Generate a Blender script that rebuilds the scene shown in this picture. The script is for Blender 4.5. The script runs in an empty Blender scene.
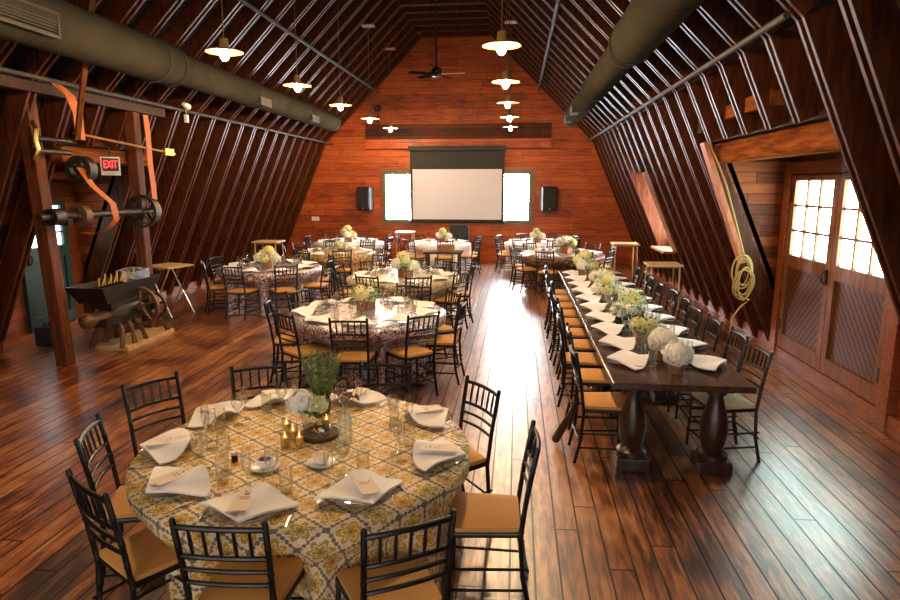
import bpy, bmesh, math, random
from mathutils import Vector, Matrix
random.seed(7)
PI = math.pi
SC = bpy.context.scene
COL = SC.collection
CX = -1.72           # centre line of the hall

# ------------------------------------------------------------------ helpers
def V(*a): return Vector(a)

class MB:
    """collects shapes into one mesh"""
    def __init__(s): s.v = []; s.f = []; s.uv = None; s.mi = []
    def add(s, vs, fs, mi=0):
        o = len(s.v); s.v += [tuple(p) for p in vs]
        s.f += [tuple(i + o for i in f) for f in fs]; s.mi += [mi] * len(fs)
        return s
    def box(s, c, d, rot=None, mi=0):
        x, y, z = d[0] / 2, d[1] / 2, d[2] / 2
        p = [V(i * x, j * y, k * z) for k in (-1, 1) for j in (-1, 1) for i in (-1, 1)]
        if rot is not None: p = [rot @ q for q in p]
        p = [q + Vector(c) for q in p]
        return s.add(p, [(0, 2, 3, 1), (4, 5, 7, 6), (0, 1, 5, 4), (2, 6, 7, 3), (0, 4, 6, 2), (1, 3, 7, 5)], mi)
    def bar(s, a, b, w, h, up=(0, 0, 1), mi=0):
        a = Vector(a); b = Vector(b); d = (b - a).normalized(); u = Vector(up)
        r = d.cross(u)
        if r.length < 1e-4: r = d.cross(V(1, 0, 0))
        r.normalize(); u = r.cross(d).normalized()
        p = [q + r * (i * w / 2) + u * (k * h / 2) for q in (a, b) for i, k in ((-1, -1), (1, -1), (1, 1), (-1, 1))]
        return s.add(p, [(3, 2, 1, 0), (4, 5, 6, 7), (0, 1, 5, 4), (1, 2, 6, 5), (2, 3, 7, 6), (3, 0, 4, 7)], mi)
    def tube(s, path, rad, n=8, cap=True, mi=0):
        P = [Vector(p) for p in path]; m = len(P)
        R = rad if isinstance(rad, (list, tuple)) else [rad] * m
        vs = []; prev = None
        for i in range(m):
            d = (P[min(i + 1, m - 1)] - P[max(i - 1, 0)])
            d = d.normalized() if d.length > 1e-9 else V(0, 0, 1)
            if prev is None:
                a = V(1, 0, 0) if abs(d.x) < .9 else V(0, 1, 0)
                prev = d.cross(a).normalized()
            u = (prev - d * prev.dot(d)).normalized(); prev = u; w = d.cross(u)
            for k in range(n):
                t = 2 * PI * k / n
                vs.append(P[i] + u * (R[i] * math.cos(t)) + w * (R[i] * math.sin(t)))
        fs = [(i * n + k, i * n + (k + 1) % n, (i + 1) * n + (k + 1) % n, (i + 1) * n + k) for i in range(m - 1) for k in range(n)]
        if cap: fs += [tuple(range(n - 1, -1, -1)), tuple(range((m - 1) * n, m * n))]
        return s.add(vs, fs, mi)
    def lathe(s, prof, c=(0, 0, 0), n=24, mi=0, axis=None):
        vs = []; m = len(prof)
        for r, z in prof:
            for k in range(n):
                t = 2 * PI * k / n
                p = V(r * math.cos(t), r * math.sin(t), z)
                if axis is not None: p = axis @ p
                vs.append(p + Vector(c))
        fs = [(i * n + k, i * n + (k + 1) % n, (i + 1) * n + (k + 1) % n, (i + 1) * n + k) for i in range(m - 1) for k in range(n)]
        if prof[0][0] > 1e-5 and s.capl: fs.append(tuple(range(n - 1, -1, -1)))
        if prof[-1][0] > 1e-5 and s.capl: fs.append(tuple(range((m - 1) * n, m * n)))
        return s.add(vs, fs, mi)
    capl = False
    def prism(s, poly, y0, y1, mi=0):
        """polygon in the x-z plane, pulled from y0 to y1"""
        n = len(poly)
        vs = [V(x, y0, z) for x, z in poly] + [V(x, y1, z) for x, z in poly]
        fs = [tuple(range(n)), tuple(range(2 * n - 1, n - 1, -1))] + [(i, i + n, (i + 1) % n + n, (i + 1) % n) for i in range(n)]
        return s.add(vs, fs, mi)
    def ball(s, c, r, n=12, sc=(1, 1, 1), mi=0):
        pr = [(max(1e-6, r * math.sin(PI * i / (n // 2 + 1))), -r * math.cos(PI * i / (n // 2 + 1))) for i in range(n // 2 + 2)]
        vs = []
        for a, z in pr:
            for k in range(n):
                t = 2 * PI * k / n
                vs.append(V(a * math.cos(t) * sc[0] + c[0], a * math.sin(t) * sc[1] + c[1], z * sc[2] + c[2]))
        m = len(pr)
        return s.add(vs, [(i * n + k, i * n + (k + 1) % n, (i + 1) * n + (k + 1) % n, (i + 1) * n + k) for i in range(m - 1) for k in range(n)], mi)
    def build(s, name, mat, parent=None, smooth=False, loc=None, bevel=0, fix=True):
        me = bpy.data.meshes.new(name); me.from_pydata(s.v, [], s.f)
        for m in (mat if isinstance(mat, (list, tuple)) else [mat]): me.materials.append(m)
        me.polygons.foreach_set('material_index', s.mi)
        if s.uv:
            l = me.uv_layers.new(name='UVMap')
            for lp in me.loops: l.data[lp.index].uv = s.uv[lp.vertex_index]
        if fix:
            bm = bmesh.new(); bm.from_mesh(me); bmesh.ops.recalc_face_normals(bm, faces=bm.faces); bm.to_mesh(me); bm.free()
        if smooth:
            me.polygons.foreach_set('use_smooth', [True] * len(me.polygons))
            if smooth != 'all':
                try: me.set_sharp_from_angle(angle=math.radians(40))
                except Exception: pass
        o = bpy.data.objects.new(name, me); COL.objects.link(o)
        if parent: o.parent = parent
        if loc is not None: o.location = loc
        if bevel:
            b = o.modifiers.new('b', 'BEVEL'); b.width = bevel; b.segments = 2; b.limit_method = 'ANGLE'
        return o

def tag(o, label=None, cat=None, group=None, kind=None):
    if label: o['label'] = label
    if cat: o['category'] = cat
    if group: o['group'] = group
    if kind: o['kind'] = kind
    return o
def thing(name, label, cat, loc=(0, 0, 0), rz=0, group=None):
    o = bpy.data.objects.new(name, None); COL.objects.link(o); o.empty_display_size = .1
    o.location = loc; o.rotation_euler = (0, 0, rz)
    return tag(o, label, cat, group)
KIDS = {}
def copy_tree(o, parent=None):
    c = o.copy(); COL.objects.link(c)
    if parent: c.parent = parent
    for ch in KIDS[o.name]: copy_tree(ch, c)
    return c
def remember(o):
    KIDS[o.name] = [c for c in COL.objects if c.parent == o]
    for c in KIDS[o.name]: remember(c)
class Proto:
    """first use places the original, later uses place copies"""
    def __init__(s, root): s.root = root; s.used = False; remember(root)
    def put(s, loc, rz, label, group=None, scale=1):
        o = s.root if not s.used else copy_tree(s.root)
        s.used = True
        o.location = loc; o.rotation_euler = (0, 0, rz); o['label'] = label
        if scale != 1: o.scale = (scale, scale, scale)
        if group: o['group'] = group
        return o

# ------------------------------------------------------------------ materials
class NT:
    def __init__(s, name):
        s.m = bpy.data.materials.new(name); s.m.use_nodes = True
        s.t = s.m.node_tree; s.t.nodes.clear()
        s.out = s.t.nodes.new('ShaderNodeOutputMaterial')
    def n(s, typ, **kw):
        x = s.t.nodes.new('ShaderNode' + typ)
        for k, v in kw.items(): setattr(x, k, v)
        return x
    def link(s, a, b): s.t.links.new(a, b)
    def val(s, sock, v):
        if isinstance(v, bpy.types.NodeSocket): s.link(v, sock)
        else: sock.default_value = v
    def m_(s, op, a, b=0.0, c=0.0):
        x = s.n('Math', operation=op); s.val(x.inputs[0], a); s.val(x.inputs[1], b); s.val(x.inputs[2], c)
        return x.outputs[0]
    def mix(s, f, a, b):
        x = s.n('Mix', data_type='RGBA'); s.val(x.inputs['Factor'], f)
        for i, q in ((6, a), (7, b)):
            s.val(x.inputs[i], q if isinstance(q, bpy.types.NodeSocket) else (*q, 1))
        return x.outputs[2]
    def coords(s, kind='Object', scale=(1, 1, 1), rot=(0, 0, 0)):
        c = s.n('TexCoord'); mp = s.n('Mapping'); s.link(c.outputs[kind], mp.inputs[0])
        mp.inputs['Scale'].default_value = scale; mp.inputs['Rotation'].default_value = rot
        return mp.outputs[0]
    def noise(s, vec, scale=5, detail=4, rough=.55, dist=0):
        x = s.n('TexNoise'); s.link(vec, x.inputs['Vector']); x.inputs['Scale'].default_value = scale
        x.inputs['Detail'].default_value = detail; x.inputs['Roughness'].default_value = rough; x.inputs['Distortion'].default_value = dist
        return x.outputs['Fac']
    def ramp(s, f, stops):
        x = s.n('ValToRGB'); s.link(f, x.inputs[0]); e = x.color_ramp.elements
        while len(e) < len(stops): e.new(.5)
        for q, (p, c) in zip(e, stops): q.position = p; q.color = (*c, 1) if len(c) == 3 else c
        return x.outputs[0]
    def bump(s, h, strength=.3, dist=.01):
        x = s.n('Bump'); s.link(h, x.inputs['Height']); x.inputs['Strength'].default_value = strength; x.inputs['Distance'].default_value = dist
        return x.outputs[0]
    def bsdf(s, color=None, rough=.5, metal=0, normal=None, spec=.5, coat=0, **kw):
        p = s.n('BsdfPrincipled')
        if color is not None: s.val(p.inputs['Base Color'], color if isinstance(color, bpy.types.NodeSocket) else (*color, 1))
        s.val(p.inputs['Roughness'], rough); s.val(p.inputs['Metallic'], metal)
        p.inputs['Specular IOR Level'].default_value = spec; p.inputs['Coat Weight'].default_value = coat
        for k, v in kw.items(): s.val(p.inputs[k], v)
        if normal is not None: s.link(normal, p.inputs['Normal'])
        s.link(p.outputs[0], s.out.inputs[0]); return p

def plain(name, color, rough=.5, metal=0, var=.15, scale=20, spec=.5, bump=0, **kw):
    t = NT(name); v = t.coords(); f = t.noise(v, scale)
    a = tuple(c * (1 - var) for c in color); b = tuple(min(1, c * (1 + var)) for c in color)
    t.bsdf(t.mix(f, a, b), rough, metal, t.bump(f, bump, .005) if bump else None, spec, **kw)
    return t.m
def wood(name, dark, light, stretch=(12, 12, 1), rough=.45, scale=2, spec=.5, bump=.15, coat=0):
    t = NT(name); v = t.coords('Object', stretch); f = t.noise(v, scale, 6, .6, .4)
    col = t.ramp(f, [(.3, dark), (.7, light)])
    t.bsdf(col, rough, 0, t.bump(f, bump, .004), spec, coat); return t.m
def boards(name, axes, width, length, cols, rough=(.25, .5), seam=.006, bump=.25, grain=(1, 14), spec=.5, coat=0, knots=0, var=.42, gw=.75, bigw=.5):
    """axes = (along, across) as 0/1/2 of the object coordinates"""
    t = NT(name); c = t.n('TexCoord'); sp = t.n('SeparateXYZ'); t.link(c.outputs['Object'], sp.inputs[0])
    al, ac = sp.outputs[axes[0]], sp.outputs[axes[1]]
    k = t.m_('DIVIDE', ac, width); row = t.m_('FLOOR', k); fr = t.m_('FRACT', k)
    wn = t.n('TexWhiteNoise', noise_dimensions='1D'); t.link(row, wn.inputs['W'])
    sh = t.m_('MULTIPLY_ADD', wn.outputs[0], length, al)
    kl = t.m_('DIVIDE', sh, length); seg = t.m_('FLOOR', kl); frl = t.m_('FRACT', kl)
    wn2 = t.n('TexWhiteNoise', noise_dimensions='2D'); cb = t.n('CombineXYZ'); t.link(row, cb.inputs[0]); t.link(seg, cb.inputs[1]); t.link(cb.outputs[0], wn2.inputs['Vector'])
    rnd = wn2.outputs[0]
    e1 = t.m_('MINIMUM', fr, t.m_('SUBTRACT', 1, fr)); e2 = t.m_('MULTIPLY', t.m_('MINIMUM', frl, t.m_('SUBTRACT', 1, frl)), length / width)
    ed = t.m_('MINIMUM', e1, e2); gap = t.m_('LESS_THAN', ed, seam / width)
    gv = t.n('CombineXYZ')
    t.link(t.m_('MULTIPLY', al, grain[0]), gv.inputs[0]); t.link(t.m_('MULTIPLY', ac, grain[1]), gv.inputs[1]); t.link(t.m_('MULTIPLY', rnd, 40), gv.inputs[2])
    g = t.noise(gv.outputs[0], 2.2, 7, .62, .6)
    big = t.noise(c.outputs['Object'], 1.4, 5)
    f = t.m_('ADD', t.m_('MULTIPLY_ADD', t.m_('SUBTRACT', g, .5), gw, .375), t.m_('MULTIPLY', t.m_('SUBTRACT', rnd, .5), var)); f = t.m_('ADD', f, t.m_('MULTIPLY', t.m_('SUBTRACT', big, .5), bigw))
    f = t.m_('ADD', f, .12)
    col = t.ramp(f, cols)
    if knots:
        vo = t.n('TexVoronoi'); kv = t.n('CombineXYZ')
        t.link(t.m_('MULTIPLY', al, 1.6), kv.inputs[0]); t.link(t.m_('MULTIPLY', ac, 3.2), kv.inputs[1]); t.link(t.m_('MULTIPLY', row, 3.7), kv.inputs[2])
        t.link(kv.outputs[0], vo.inputs['Vector']); vo.inputs['Scale'].default_value = 1
        kn = t.m_('LESS_THAN', vo.outputs['Distance'], knots)
        col = t.mix(t.m_('MULTIPLY', kn, .75), col, cols[0][1])
    col = t.mix(gap, col, (.006, .003, .002))
    h = t.m_('SUBTRACT', t.m_('MULTIPLY', g, .35), t.m_('MULTIPLY', gap, 1.2)); h = t.m_('ADD', h, t.m_('MULTIPLY', rnd, .15))
    rn = t.noise(gv.outputs[0], 1.1, 5, .65)
    r = t.n('MapRange'); t.link(t.m_('ADD', t.m_('MULTIPLY', rn, .6), t.m_('MULTIPLY', big, .4)), r.inputs[0]); r.inputs[1].default_value = .3; r.inputs[2].default_value = .7; r.inputs[3].default_value = rough[0]; r.inputs[4].default_value = rough[1]
    nb = t.bump(h, bump, .01); p = t.bsdf(col, r.outputs[0], 0, nb, spec, coat)
    if coat:
        t.link(nb, p.inputs['Coat Normal']); t.link(t.m_('MULTIPLY', t.m_('SUBTRACT', 1, gap), t.m_('MULTIPLY_ADD', rn, .9, coat - .4)), p.inputs['Coat Weight'])
    p.inputs['Coat Roughness'].default_value = .30; p.inputs['Coat IOR'].default_value = 1.75
    return t.m
def emit(name, color, strength, blotch=None):
    t = NT(name); e = t.n('Emission'); e.inputs['Strength'].default_value = strength
    if blotch:
        f = t.noise(t.coords('Object'), 6, 3); t.link(t.ramp(f, [(.42, color), (.6, blotch)]), e.inputs[0])
    else: e.inputs[0].default_value = (*color, 1)
    t.link(e.outputs[0], t.out.inputs[0]); return t.m

M = {}
M['floor'] = boards('floor_boards', (1, 0), .145, 3.4, [(.24, (.026, .007, .003)), (.42, (.13, .036, .010)), (.58, (.36, .102, .018)), (.80, (.52, .25, .08))], rough=(.26, .5), bump=.36, grain=(1.5, 13), knots=.10, spec=.7, coat=1.0, var=.24, gw=1.4, seam=.006, bigw=1.0)
M['gable'] = boards('gable_boards', (0, 2), .19, 3.6, [(.22, (.14, .024, .005)), (.5, (.36, .068, .012)), (.78, (.54, .125, .022))], rough=(.4, .6), seam=.004, bump=.15, grain=(1, 10), knots=.12, spec=.3, var=.24, gw=1.0)
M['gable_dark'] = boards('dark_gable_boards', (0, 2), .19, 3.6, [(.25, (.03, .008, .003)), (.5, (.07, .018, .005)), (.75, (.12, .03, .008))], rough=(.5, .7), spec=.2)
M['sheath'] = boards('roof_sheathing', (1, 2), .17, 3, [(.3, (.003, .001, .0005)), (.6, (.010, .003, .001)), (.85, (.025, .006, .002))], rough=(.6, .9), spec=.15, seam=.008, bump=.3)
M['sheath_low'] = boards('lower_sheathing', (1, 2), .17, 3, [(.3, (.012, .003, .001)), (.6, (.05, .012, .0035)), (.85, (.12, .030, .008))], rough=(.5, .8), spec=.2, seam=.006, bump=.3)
M['sidewall'] = boards('side_boards', (1, 2), .17, 3, [(.3, (.09, .018, .006)), (.6, (.22, .048, .012)), (.85, (.34, .09, .025))], rough=(.35, .6), seam=.004, bump=.2)
M['cheek'] = boards('cheek_boards', (0, 2), .14, 2, [(.3, (.09, .020, .005)), (.6, (.24, .058, .013)), (.85, (.38, .11, .03))], rough=(.5, .7), spec=.25, seam=.004, bump=.2)
M['rib'] = wood('rib_wood', (.019, .0055, .002), (.105, .029, .009), (8, 8, 1.2), .42, 3, bump=.2, spec=.15)
M['beam'] = wood('beam_wood', (.08, .022, .007), (.28, .088, .026), (10, 1, 10), .8, 2, bump=.4, spec=0)
M['post'] = wood('post_wood', (.04, .012, .004), (.15, .045, .014), (9, 9, 1), .6, 2.5, bump=.4, spec=.12)
M['post_dark'] = wood('post_dark_wood', (.014, .006, .003), (.05, .019, .009), (9, 9, 1), .6, 2.5, bump=.4, spec=.1)
M['pinkish'] = wood('pinkish_planks', (.42, .22, .15), (.66, .42, .32), (6, 6, 1), .6, 2, spec=.2)
M['trimwood'] = wood('trim_wood', (.12, .03, .009), (.32, .085, .022), (1, 8, 8), .4, 3)
M['doorwood'] = wood('door_wood', (.09, .028, .009), (.26, .092, .03), (8, 8, 1), .5, 3)
M['pale'] = wood('pale_plank', (.26, .08, .035), (.48, .18, .09), (8, 8, 1), .6, 2.5, spec=.25)
M['farm'] = wood('farm_table_wood', (.022, .012, .007), (.10, .052, .03), (10, 1, 10), .24, 2.5, bump=.15)
M['turned'] = wood('turned_leg_wood', (.018, .009, .005), (.065, .033, .02), (6, 6, 1), .32, 2.5)
M['lightwood'] = wood('light_wood', (.42, .25, .10), (.68, .46, .24), (1, 10, 10), .4, 2)
M['black'] = plain('black_lacquer', (.006, .0056, .006), .34, 0, .2, 30, spec=.4)
M['cushion'] = plain('gold_cushion', (.66, .33, .085), .72, 0, .08, 60, bump=.1)
M['lit_cushion'] = plain('lit_cushion', (.80, .58, .30), .7, 0, .08, 60, bump=.1)  # the gold cushion again, with the paler door-side lighting put into its colour
M['linen'] = plain('white_linen', (.90, .88, .87), .8, 0, .05, 90, bump=.2)
M['linen_blue'] = plain('white_linen_farm', (.88, .88, .95), .8, 0, .05, 90, bump=.2)
M['card'] = plain('beige_card', (.80, .68, .56), .7, 0, .04, 10)
M['ink'] = plain('card_ink', (.16, .10, .07), .8)
M['fanblade'] = plain('dark_fan_blade', (.012, .008, .006), .8, spec=0)
M['ceramic'] = plain('white_ceramic', (.86, .84, .80), .15, 0, .02, 5)
M['coffee'] = plain('coffee', (.06, .015, .005), .1)
M['sugar'] = plain('pale_sugar', (.85, .66, .32), .7)
M['steel'] = plain('steel', (.55, .55, .56), .28, 1)
M['dullsteel'] = plain('dull_steel', (.35, .34, .33), .4, 1)
M['iron'] = plain('cast_iron', (.035, .026, .02), .45, .6, .4, 15, bump=.3)
M['rust'] = plain('brown_iron', (.12, .065, .03), .5, .5, .4, 12, bump=.3)
M['brass'] = plain('brass', (.55, .33, .10), .35, 1)
M['belt'] = plain('leather_belt', (.34, .085, .010), .55, 0, .3, 14, spec=.2)
M['teal'] = plain('teal_paint', (.015, .045, .042), .4, 0, .2, 10)
M['greenframe'] = plain('green_window_paint', (.06, .17, .07), .5)
M['blackcloth'] = plain('screen_black', (.012, .012, .011), .7)
M['screen'] = plain('screen_white', (.60, .61, .68), .8, 0, .01, 3)
M['plastic'] = plain('black_plastic', (.012, .012, .012), .5, spec=.3)
M['whiteplastic'] = plain('white_plastic', (.75, .72, .66), .4)
M['enamel'] = plain('lamp_enamel', (.16, .10, .03), .5, 0, .1, 10, spec=.2)
M['leaf'] = plain('leaf_green', (.045, .13, .022), .5, 0, .5, 30)
M['paleleaf'] = plain('pale_leaf', (.22, .36, .14), .6, 0, .4, 30)
M['herb'] = plain('rosemary_green', (.17, .25, .06), .6, 0, .4, 30)
M['dried'] = plain('dried_brown', (.16, .07, .03), .8, 0, .4, 30)
M['bloomwhite'] = plain('bloom_white', (.93, .92, .80), .7, 0, .12, 40)
M['bloomyellow'] = plain('bloom_yellow', (.86, .76, .36), .7, 0, .2, 40)
M['bloomgreen'] = plain('bloom_green', (.66, .74, .40), .7, 0, .2, 40)
M['boxwood'] = wood('crate_wood', (.18, .075, .025), (.42, .20, .075), (10, 10, 1), .5, 3)
M['slab'] = wood('log_slice', (.03, .012, .006), (.10, .045, .02), (4, 4, 4), .6, 6)
M['rope'] = plain('yellow_rope', (.36, .23, .07), .8, 0, .25, 60, bump=.4)
M['grille'] = plain('grille_grey', (.05, .045, .038), .6, 0, spec=.1)
M['yellowrod'] = plain('yellow_sticks', (.62, .34, .04), .5)
M['wax'] = plain('gold_candle', (.75, .42, .08), .4)
M['flame'] = emit('flame', (1, .55, .12), 14)
M['bulb'] = emit('lamp_bulb', (1, .66, .36), 1150)
M['bulb_dim'] = emit('lamp_bulb_dim', (1, .6, .28), 120)
M['pane_far'] = emit('far_window_daylight', (.93, .97, 1), 60)
M['pane_door'] = emit('door_window_daylight', (.80, 1, .97), 14, (.66, .92, .78))
M['pane_fill'] = emit('rear_fill_light', (1, .92, .86), 6)  # fill glow for the added windows behind the camera
M['pane_side'] = emit('side_window_daylight', (1, .97, .95), 60)
M['pane_left'] = emit('left_window_daylight', (.80, .96, 1), 4)
M['red'] = emit('exit_red', (1, .03, .03), 5)

def duct_mat():
    t = NT('spiral_duct_metal'); v = t.coords('Object', (1, 1, 1)); sp = t.n('SeparateXYZ'); t.link(v, sp.inputs[0])
    w = t.m_('SINE', t.m_('MULTIPLY', sp.outputs[1], 46)); f = t.noise(v, 3, 4)
    t.bsdf(t.mix(f, (.024, .021, .015), (.050, .044, .031)), .6, 0, t.bump(w, .25, .008), 0); return t.m
M['duct'] = duct_mat()
def glass_mat(tint=.98, base=.08):
    t = NT('clear_glass'); tr = t.n('BsdfTransparent'); gl = t.n('BsdfGlossy'); gl.inputs['Roughness'].default_value = .03
    tr.inputs[0].default_value = (tint, tint, tint * .98, 1)
    fr = t.n('LayerWeight'); fr.inputs[0].default_value = .32
    mx = t.n('MixShader'); t.link(t.m_('MULTIPLY_ADD', t.m_('POWER', fr.outputs['Facing'], 1.6), .8, base), mx.inputs[0]); t.link(tr.outputs[0], mx.inputs[1]); t.link(gl.outputs[0], mx.inputs[2])
    t.link(mx.outputs[0], t.out.inputs[0]); return t.m
M['glass'] = glass_mat()
def bottle_mat():
    t = NT('bottle_glass'); tr = t.n('BsdfTransparent'); p = t.n('BsdfPrincipled'); p.inputs['Base Color'].default_value = (.55, .60, .52, 1); p.inputs['Roughness'].default_value = .06
    fr = t.n('LayerWeight'); fr.inputs[0].default_value = .35; mx = t.n('MixShader')
    t.link(t.m_('MULTIPLY_ADD', fr.outputs['Facing'], .45, .10), mx.inputs[0]); t.link(tr.outputs[0], mx.inputs[1]); t.link(p.outputs[0], mx.inputs[2]); t.link(mx.outputs[0], t.out.inputs[0]); return t.m
M['bottle'] = bottle_mat()
def panel_mat(name, sgn):
    t = NT(name); v = t.coords('Object'); sp = t.n('SeparateXYZ'); t.link(v, sp.inputs[0])
    s_ = t.m_('ADD', sp.outputs[2], t.m_('MULTIPLY', sp.outputs[1], sgn)); k = t.m_('FRACT', t.m_('MULTIPLY', s_, 9.5)); g = t.m_('LESS_THAN', k, .34)
    f = t.noise(v, 9, 5); col = t.mix(f, (.09, .024, .009), (.17, .050, .018)); col = t.mix(g, col, (.008, .003, .002))
    t.bsdf(col, .4, 0, t.bump(t.m_('SUBTRACT', 1, g), .6, .01)); return t.m
M['panelA'] = panel_mat('door_panel_left', 1.0); M['panelB'] = panel_mat('door_panel_right', -1.0)

def floral_mat(name, base, grey, ochre, olive, cell=.23, rot=.5):
    t = NT(name); uv = t.n('TexCoord'); mp = t.n('Mapping'); t.link(uv.outputs['UV'], mp.inputs[0]); mp.inputs['Rotation'].default_value = (0, 0, rot)
    nz = t.n('TexNoise'); t.link(mp.outputs[0], nz.inputs['Vector']); nz.inputs['Scale'].default_value = 14
    sp = t.n('SeparateXYZ'); t.link(mp.outputs[0], sp.inputs[0])
    wob = t.m_('MULTIPLY', t.m_('SUBTRACT', nz.outputs[0], .5), .16)
    U = t.m_('ADD', t.m_('DIVIDE', sp.outputs[0], cell), wob); W = t.m_('ADD', t.m_('DIVIDE', sp.outputs[1], cell), wob)
    def cen(x): return t.m_('SUBTRACT', t.m_('FRACT', x), .5)
    u, w = cen(U), cen(W)
    # grey leafy garlands along the cell edges
    au, aw = t.m_('ABSOLUTE', u), t.m_('ABSOLUTE', w)
    du, dw = t.m_('SUBTRACT', .5, au), t.m_('SUBTRACT', .5, aw)
    lf = t.m_('MULTIPLY', t.m_('ABSOLUTE', t.m_('SINE', t.m_('MULTIPLY', w, 2 * PI * 3))), .062)
    lf2 = t.m_('MULTIPLY', t.m_('ABSOLUTE', t.m_('SINE', t.m_('MULTIPLY', u, 2 * PI * 3))), .062)
    g1 = t.m_('LESS_THAN', du, t.m_('ADD', lf, .006)); g2 = t.m_('LESS_THAN', dw, t.m_('ADD', lf2, .006))
    gy = t.m_('MAXIMUM', g1, g2)
    # flower: petals by polar angle
    r = t.m_('SQRT', t.m_('ADD', t.m_('MULTIPLY', u, u), t.m_('MULTIPLY', w, w))); an = t.m_('ARCTAN2', w, u)
    pet = t.m_('ABSOLUTE', t.m_('COSINE', t.m_('MULTIPLY', an, 3))); rr = t.m_('MULTIPLY_ADD', pet, .19, .23)
    fl = t.m_('LESS_THAN', r, rr); line = t.m_('LESS_THAN', t.m_('ABSOLUTE', t.m_('SUBTRACT', r, t.m_('MULTIPLY', rr, .62))), .022)
    core = t.m_('LESS_THAN', r, .06)
    wn = t.n('TexWhiteNoise', noise_dimensions='2D'); cb = t.n('CombineXYZ'); t.link(t.m_('FLOOR', U), cb.inputs[0]); t.link(t.m_('FLOOR', W), cb.inputs[1]); t.link(cb.outputs[0], wn.inputs['Vector'])
    pc = t.mix(t.m_('GREATER_THAN', wn.outputs[0], .66), ochre, olive)
    vo = t.n('TexVoronoi'); t.link(mp.outputs[0], vo.inputs['Vector']); vo.inputs['Scale'].default_value = 70
    spk = t.m_('LESS_THAN', vo.outputs['Distance'], .30)
    col = t.mix(t.m_('MULTIPLY', spk, .75), base, ochre)
    col = t.mix(gy, col, grey); col = t.mix(fl, col, pc); col = t.mix(t.m_('MULTIPLY', line, fl), col, base); col = t.mix(core, col, grey)
    t.bsdf(col, .55, 0, t.bump(nz.outputs[0], .1, .003), .35); return t.m
M['floral'] = floral_mat('ochre_floral_cloth', (.80, .67, .44), (.21, .16, .11), (.60, .32, .025), (.46, .32, .04), .155, .62)
M['floral2'] = floral_mat('grey_floral_cloth', (.68, .60, .46), (.20, .18, .16), (.42, .27, .08), (.16, .15, .07), .2)
def sequin_mat(name, cols, scale=55, metal=.55):
    t = NT(name); uv = t.n('TexCoord'); vo = t.n('TexVoronoi'); t.link(uv.outputs['UV'], vo.inputs['Vector']); vo.inputs['Scale'].default_value = scale
    sp = t.n('SeparateColor'); t.link(vo.outputs['Color'], sp.inputs[0])
    nz = t.noise(uv.outputs['UV'], 9, 3); f = t.m_('ADD', t.m_('MULTIPLY', sp.outputs[0], .8), t.m_('MULTIPLY', nz, .3))
    h = t.m_('MULTIPLY', sp.outputs[1], 1)
    t.bsdf(t.ramp(f, cols), .35, metal, t.bump(h, .9, .008)); return t.m
M['sequin'] = sequin_mat('rose_sequin_cloth', [(.2, (.07, .035, .028)), (.42, (.30, .18, .15)), (.62, (.58, .50, .56)), (.9, (.86, .82, .95))])
M['sequin_brown'] = sequin_mat('brown_sequin_cloth', [(.2, (.05, .02, .012)), (.5, (.20, .09, .06)), (.8, (.42, .26, .22)), (.95, (.6, .5, .5))])
M['goldcloth'] = sequin_mat('gold_cloth', [(.2, (.26, .13, .03)), (.5, (.46, .27, .08)), (.8, (.64, .45, .2)), (.95, (.8, .66, .4))], 22, .15)
M['whitecloth'] = plain('white_tablecloth', (.86, .85, .84), .7, 0, .04, 30)

# ------------------------------------------------------------------ the setting
P = [(5.25, 0), (3.75, 3.4), (.95, 6.2)]        # inner edge of the frames, half profile
Q = [(5.55, 0), (4.02, 3.52), (1.08, 6.50)]     # roof sheathing
Y0, Y1 = -3.2, 18.3
def seg_x(pr, z):
    (a, za), (b, zb), (c, zc) = pr
    if z <= zb: return a + (b - a) * (z - za) / (zb - za)
    return b + (c - b) * (z - zb) / (zc - zb)
def R_(x, s): return CX + s * x

b = MB().box((CX, (Y0 + Y1) / 2, -.05), (12.4, Y1 - Y0 + .4, .1)); tag(b.build('floor', M['floor']), kind='structure')
# gable walls
poly = [(CX - 6.1, 0), (CX + 6.1, 0), (CX + 6.1, 3), (CX + 4.05, 3.6), (CX + 1.1, 6.55), (CX - 1.1, 6.55), (CX - 4.05, 3.6), (CX - 6.1, 3)]
tag(MB().prism(poly, Y1, Y1 + .12).build('wall_far', M['gable']), kind='structure')
tag(MB().prism(poly, Y0 - .12, Y0).build('wall_back', M['gable']), kind='structure')
# roof sheathing: upper slopes and top
def slab(a, bb, y0, y1, t=.06, m=None):
    (x0, z0), (x1, z1) = a, bb
    d = Vector((x1 - x0, z1 - z0)).normalized(); n = Vector((d.y, -d.x))
    if n.x * (x0 - CX) + n.y * .001 < 0: n = -n
    if abs(x0 - CX) < .01 or z0 == z1: n = Vector((0, 1))
    return [(x0, z0), (x1, z1), (x1 + n.x * t, z1 + n.y * t), (x0 + n.x * t, z0 + n.y * t)]
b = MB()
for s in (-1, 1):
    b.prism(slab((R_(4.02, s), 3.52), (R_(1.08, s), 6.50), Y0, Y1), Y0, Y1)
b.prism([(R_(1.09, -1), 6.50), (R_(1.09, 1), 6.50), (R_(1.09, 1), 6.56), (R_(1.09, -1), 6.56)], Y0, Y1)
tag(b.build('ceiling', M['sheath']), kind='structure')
RD = (5.12, 8.76); RW = (13.05, 14.27); LD = (7.56, 9.37)
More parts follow.
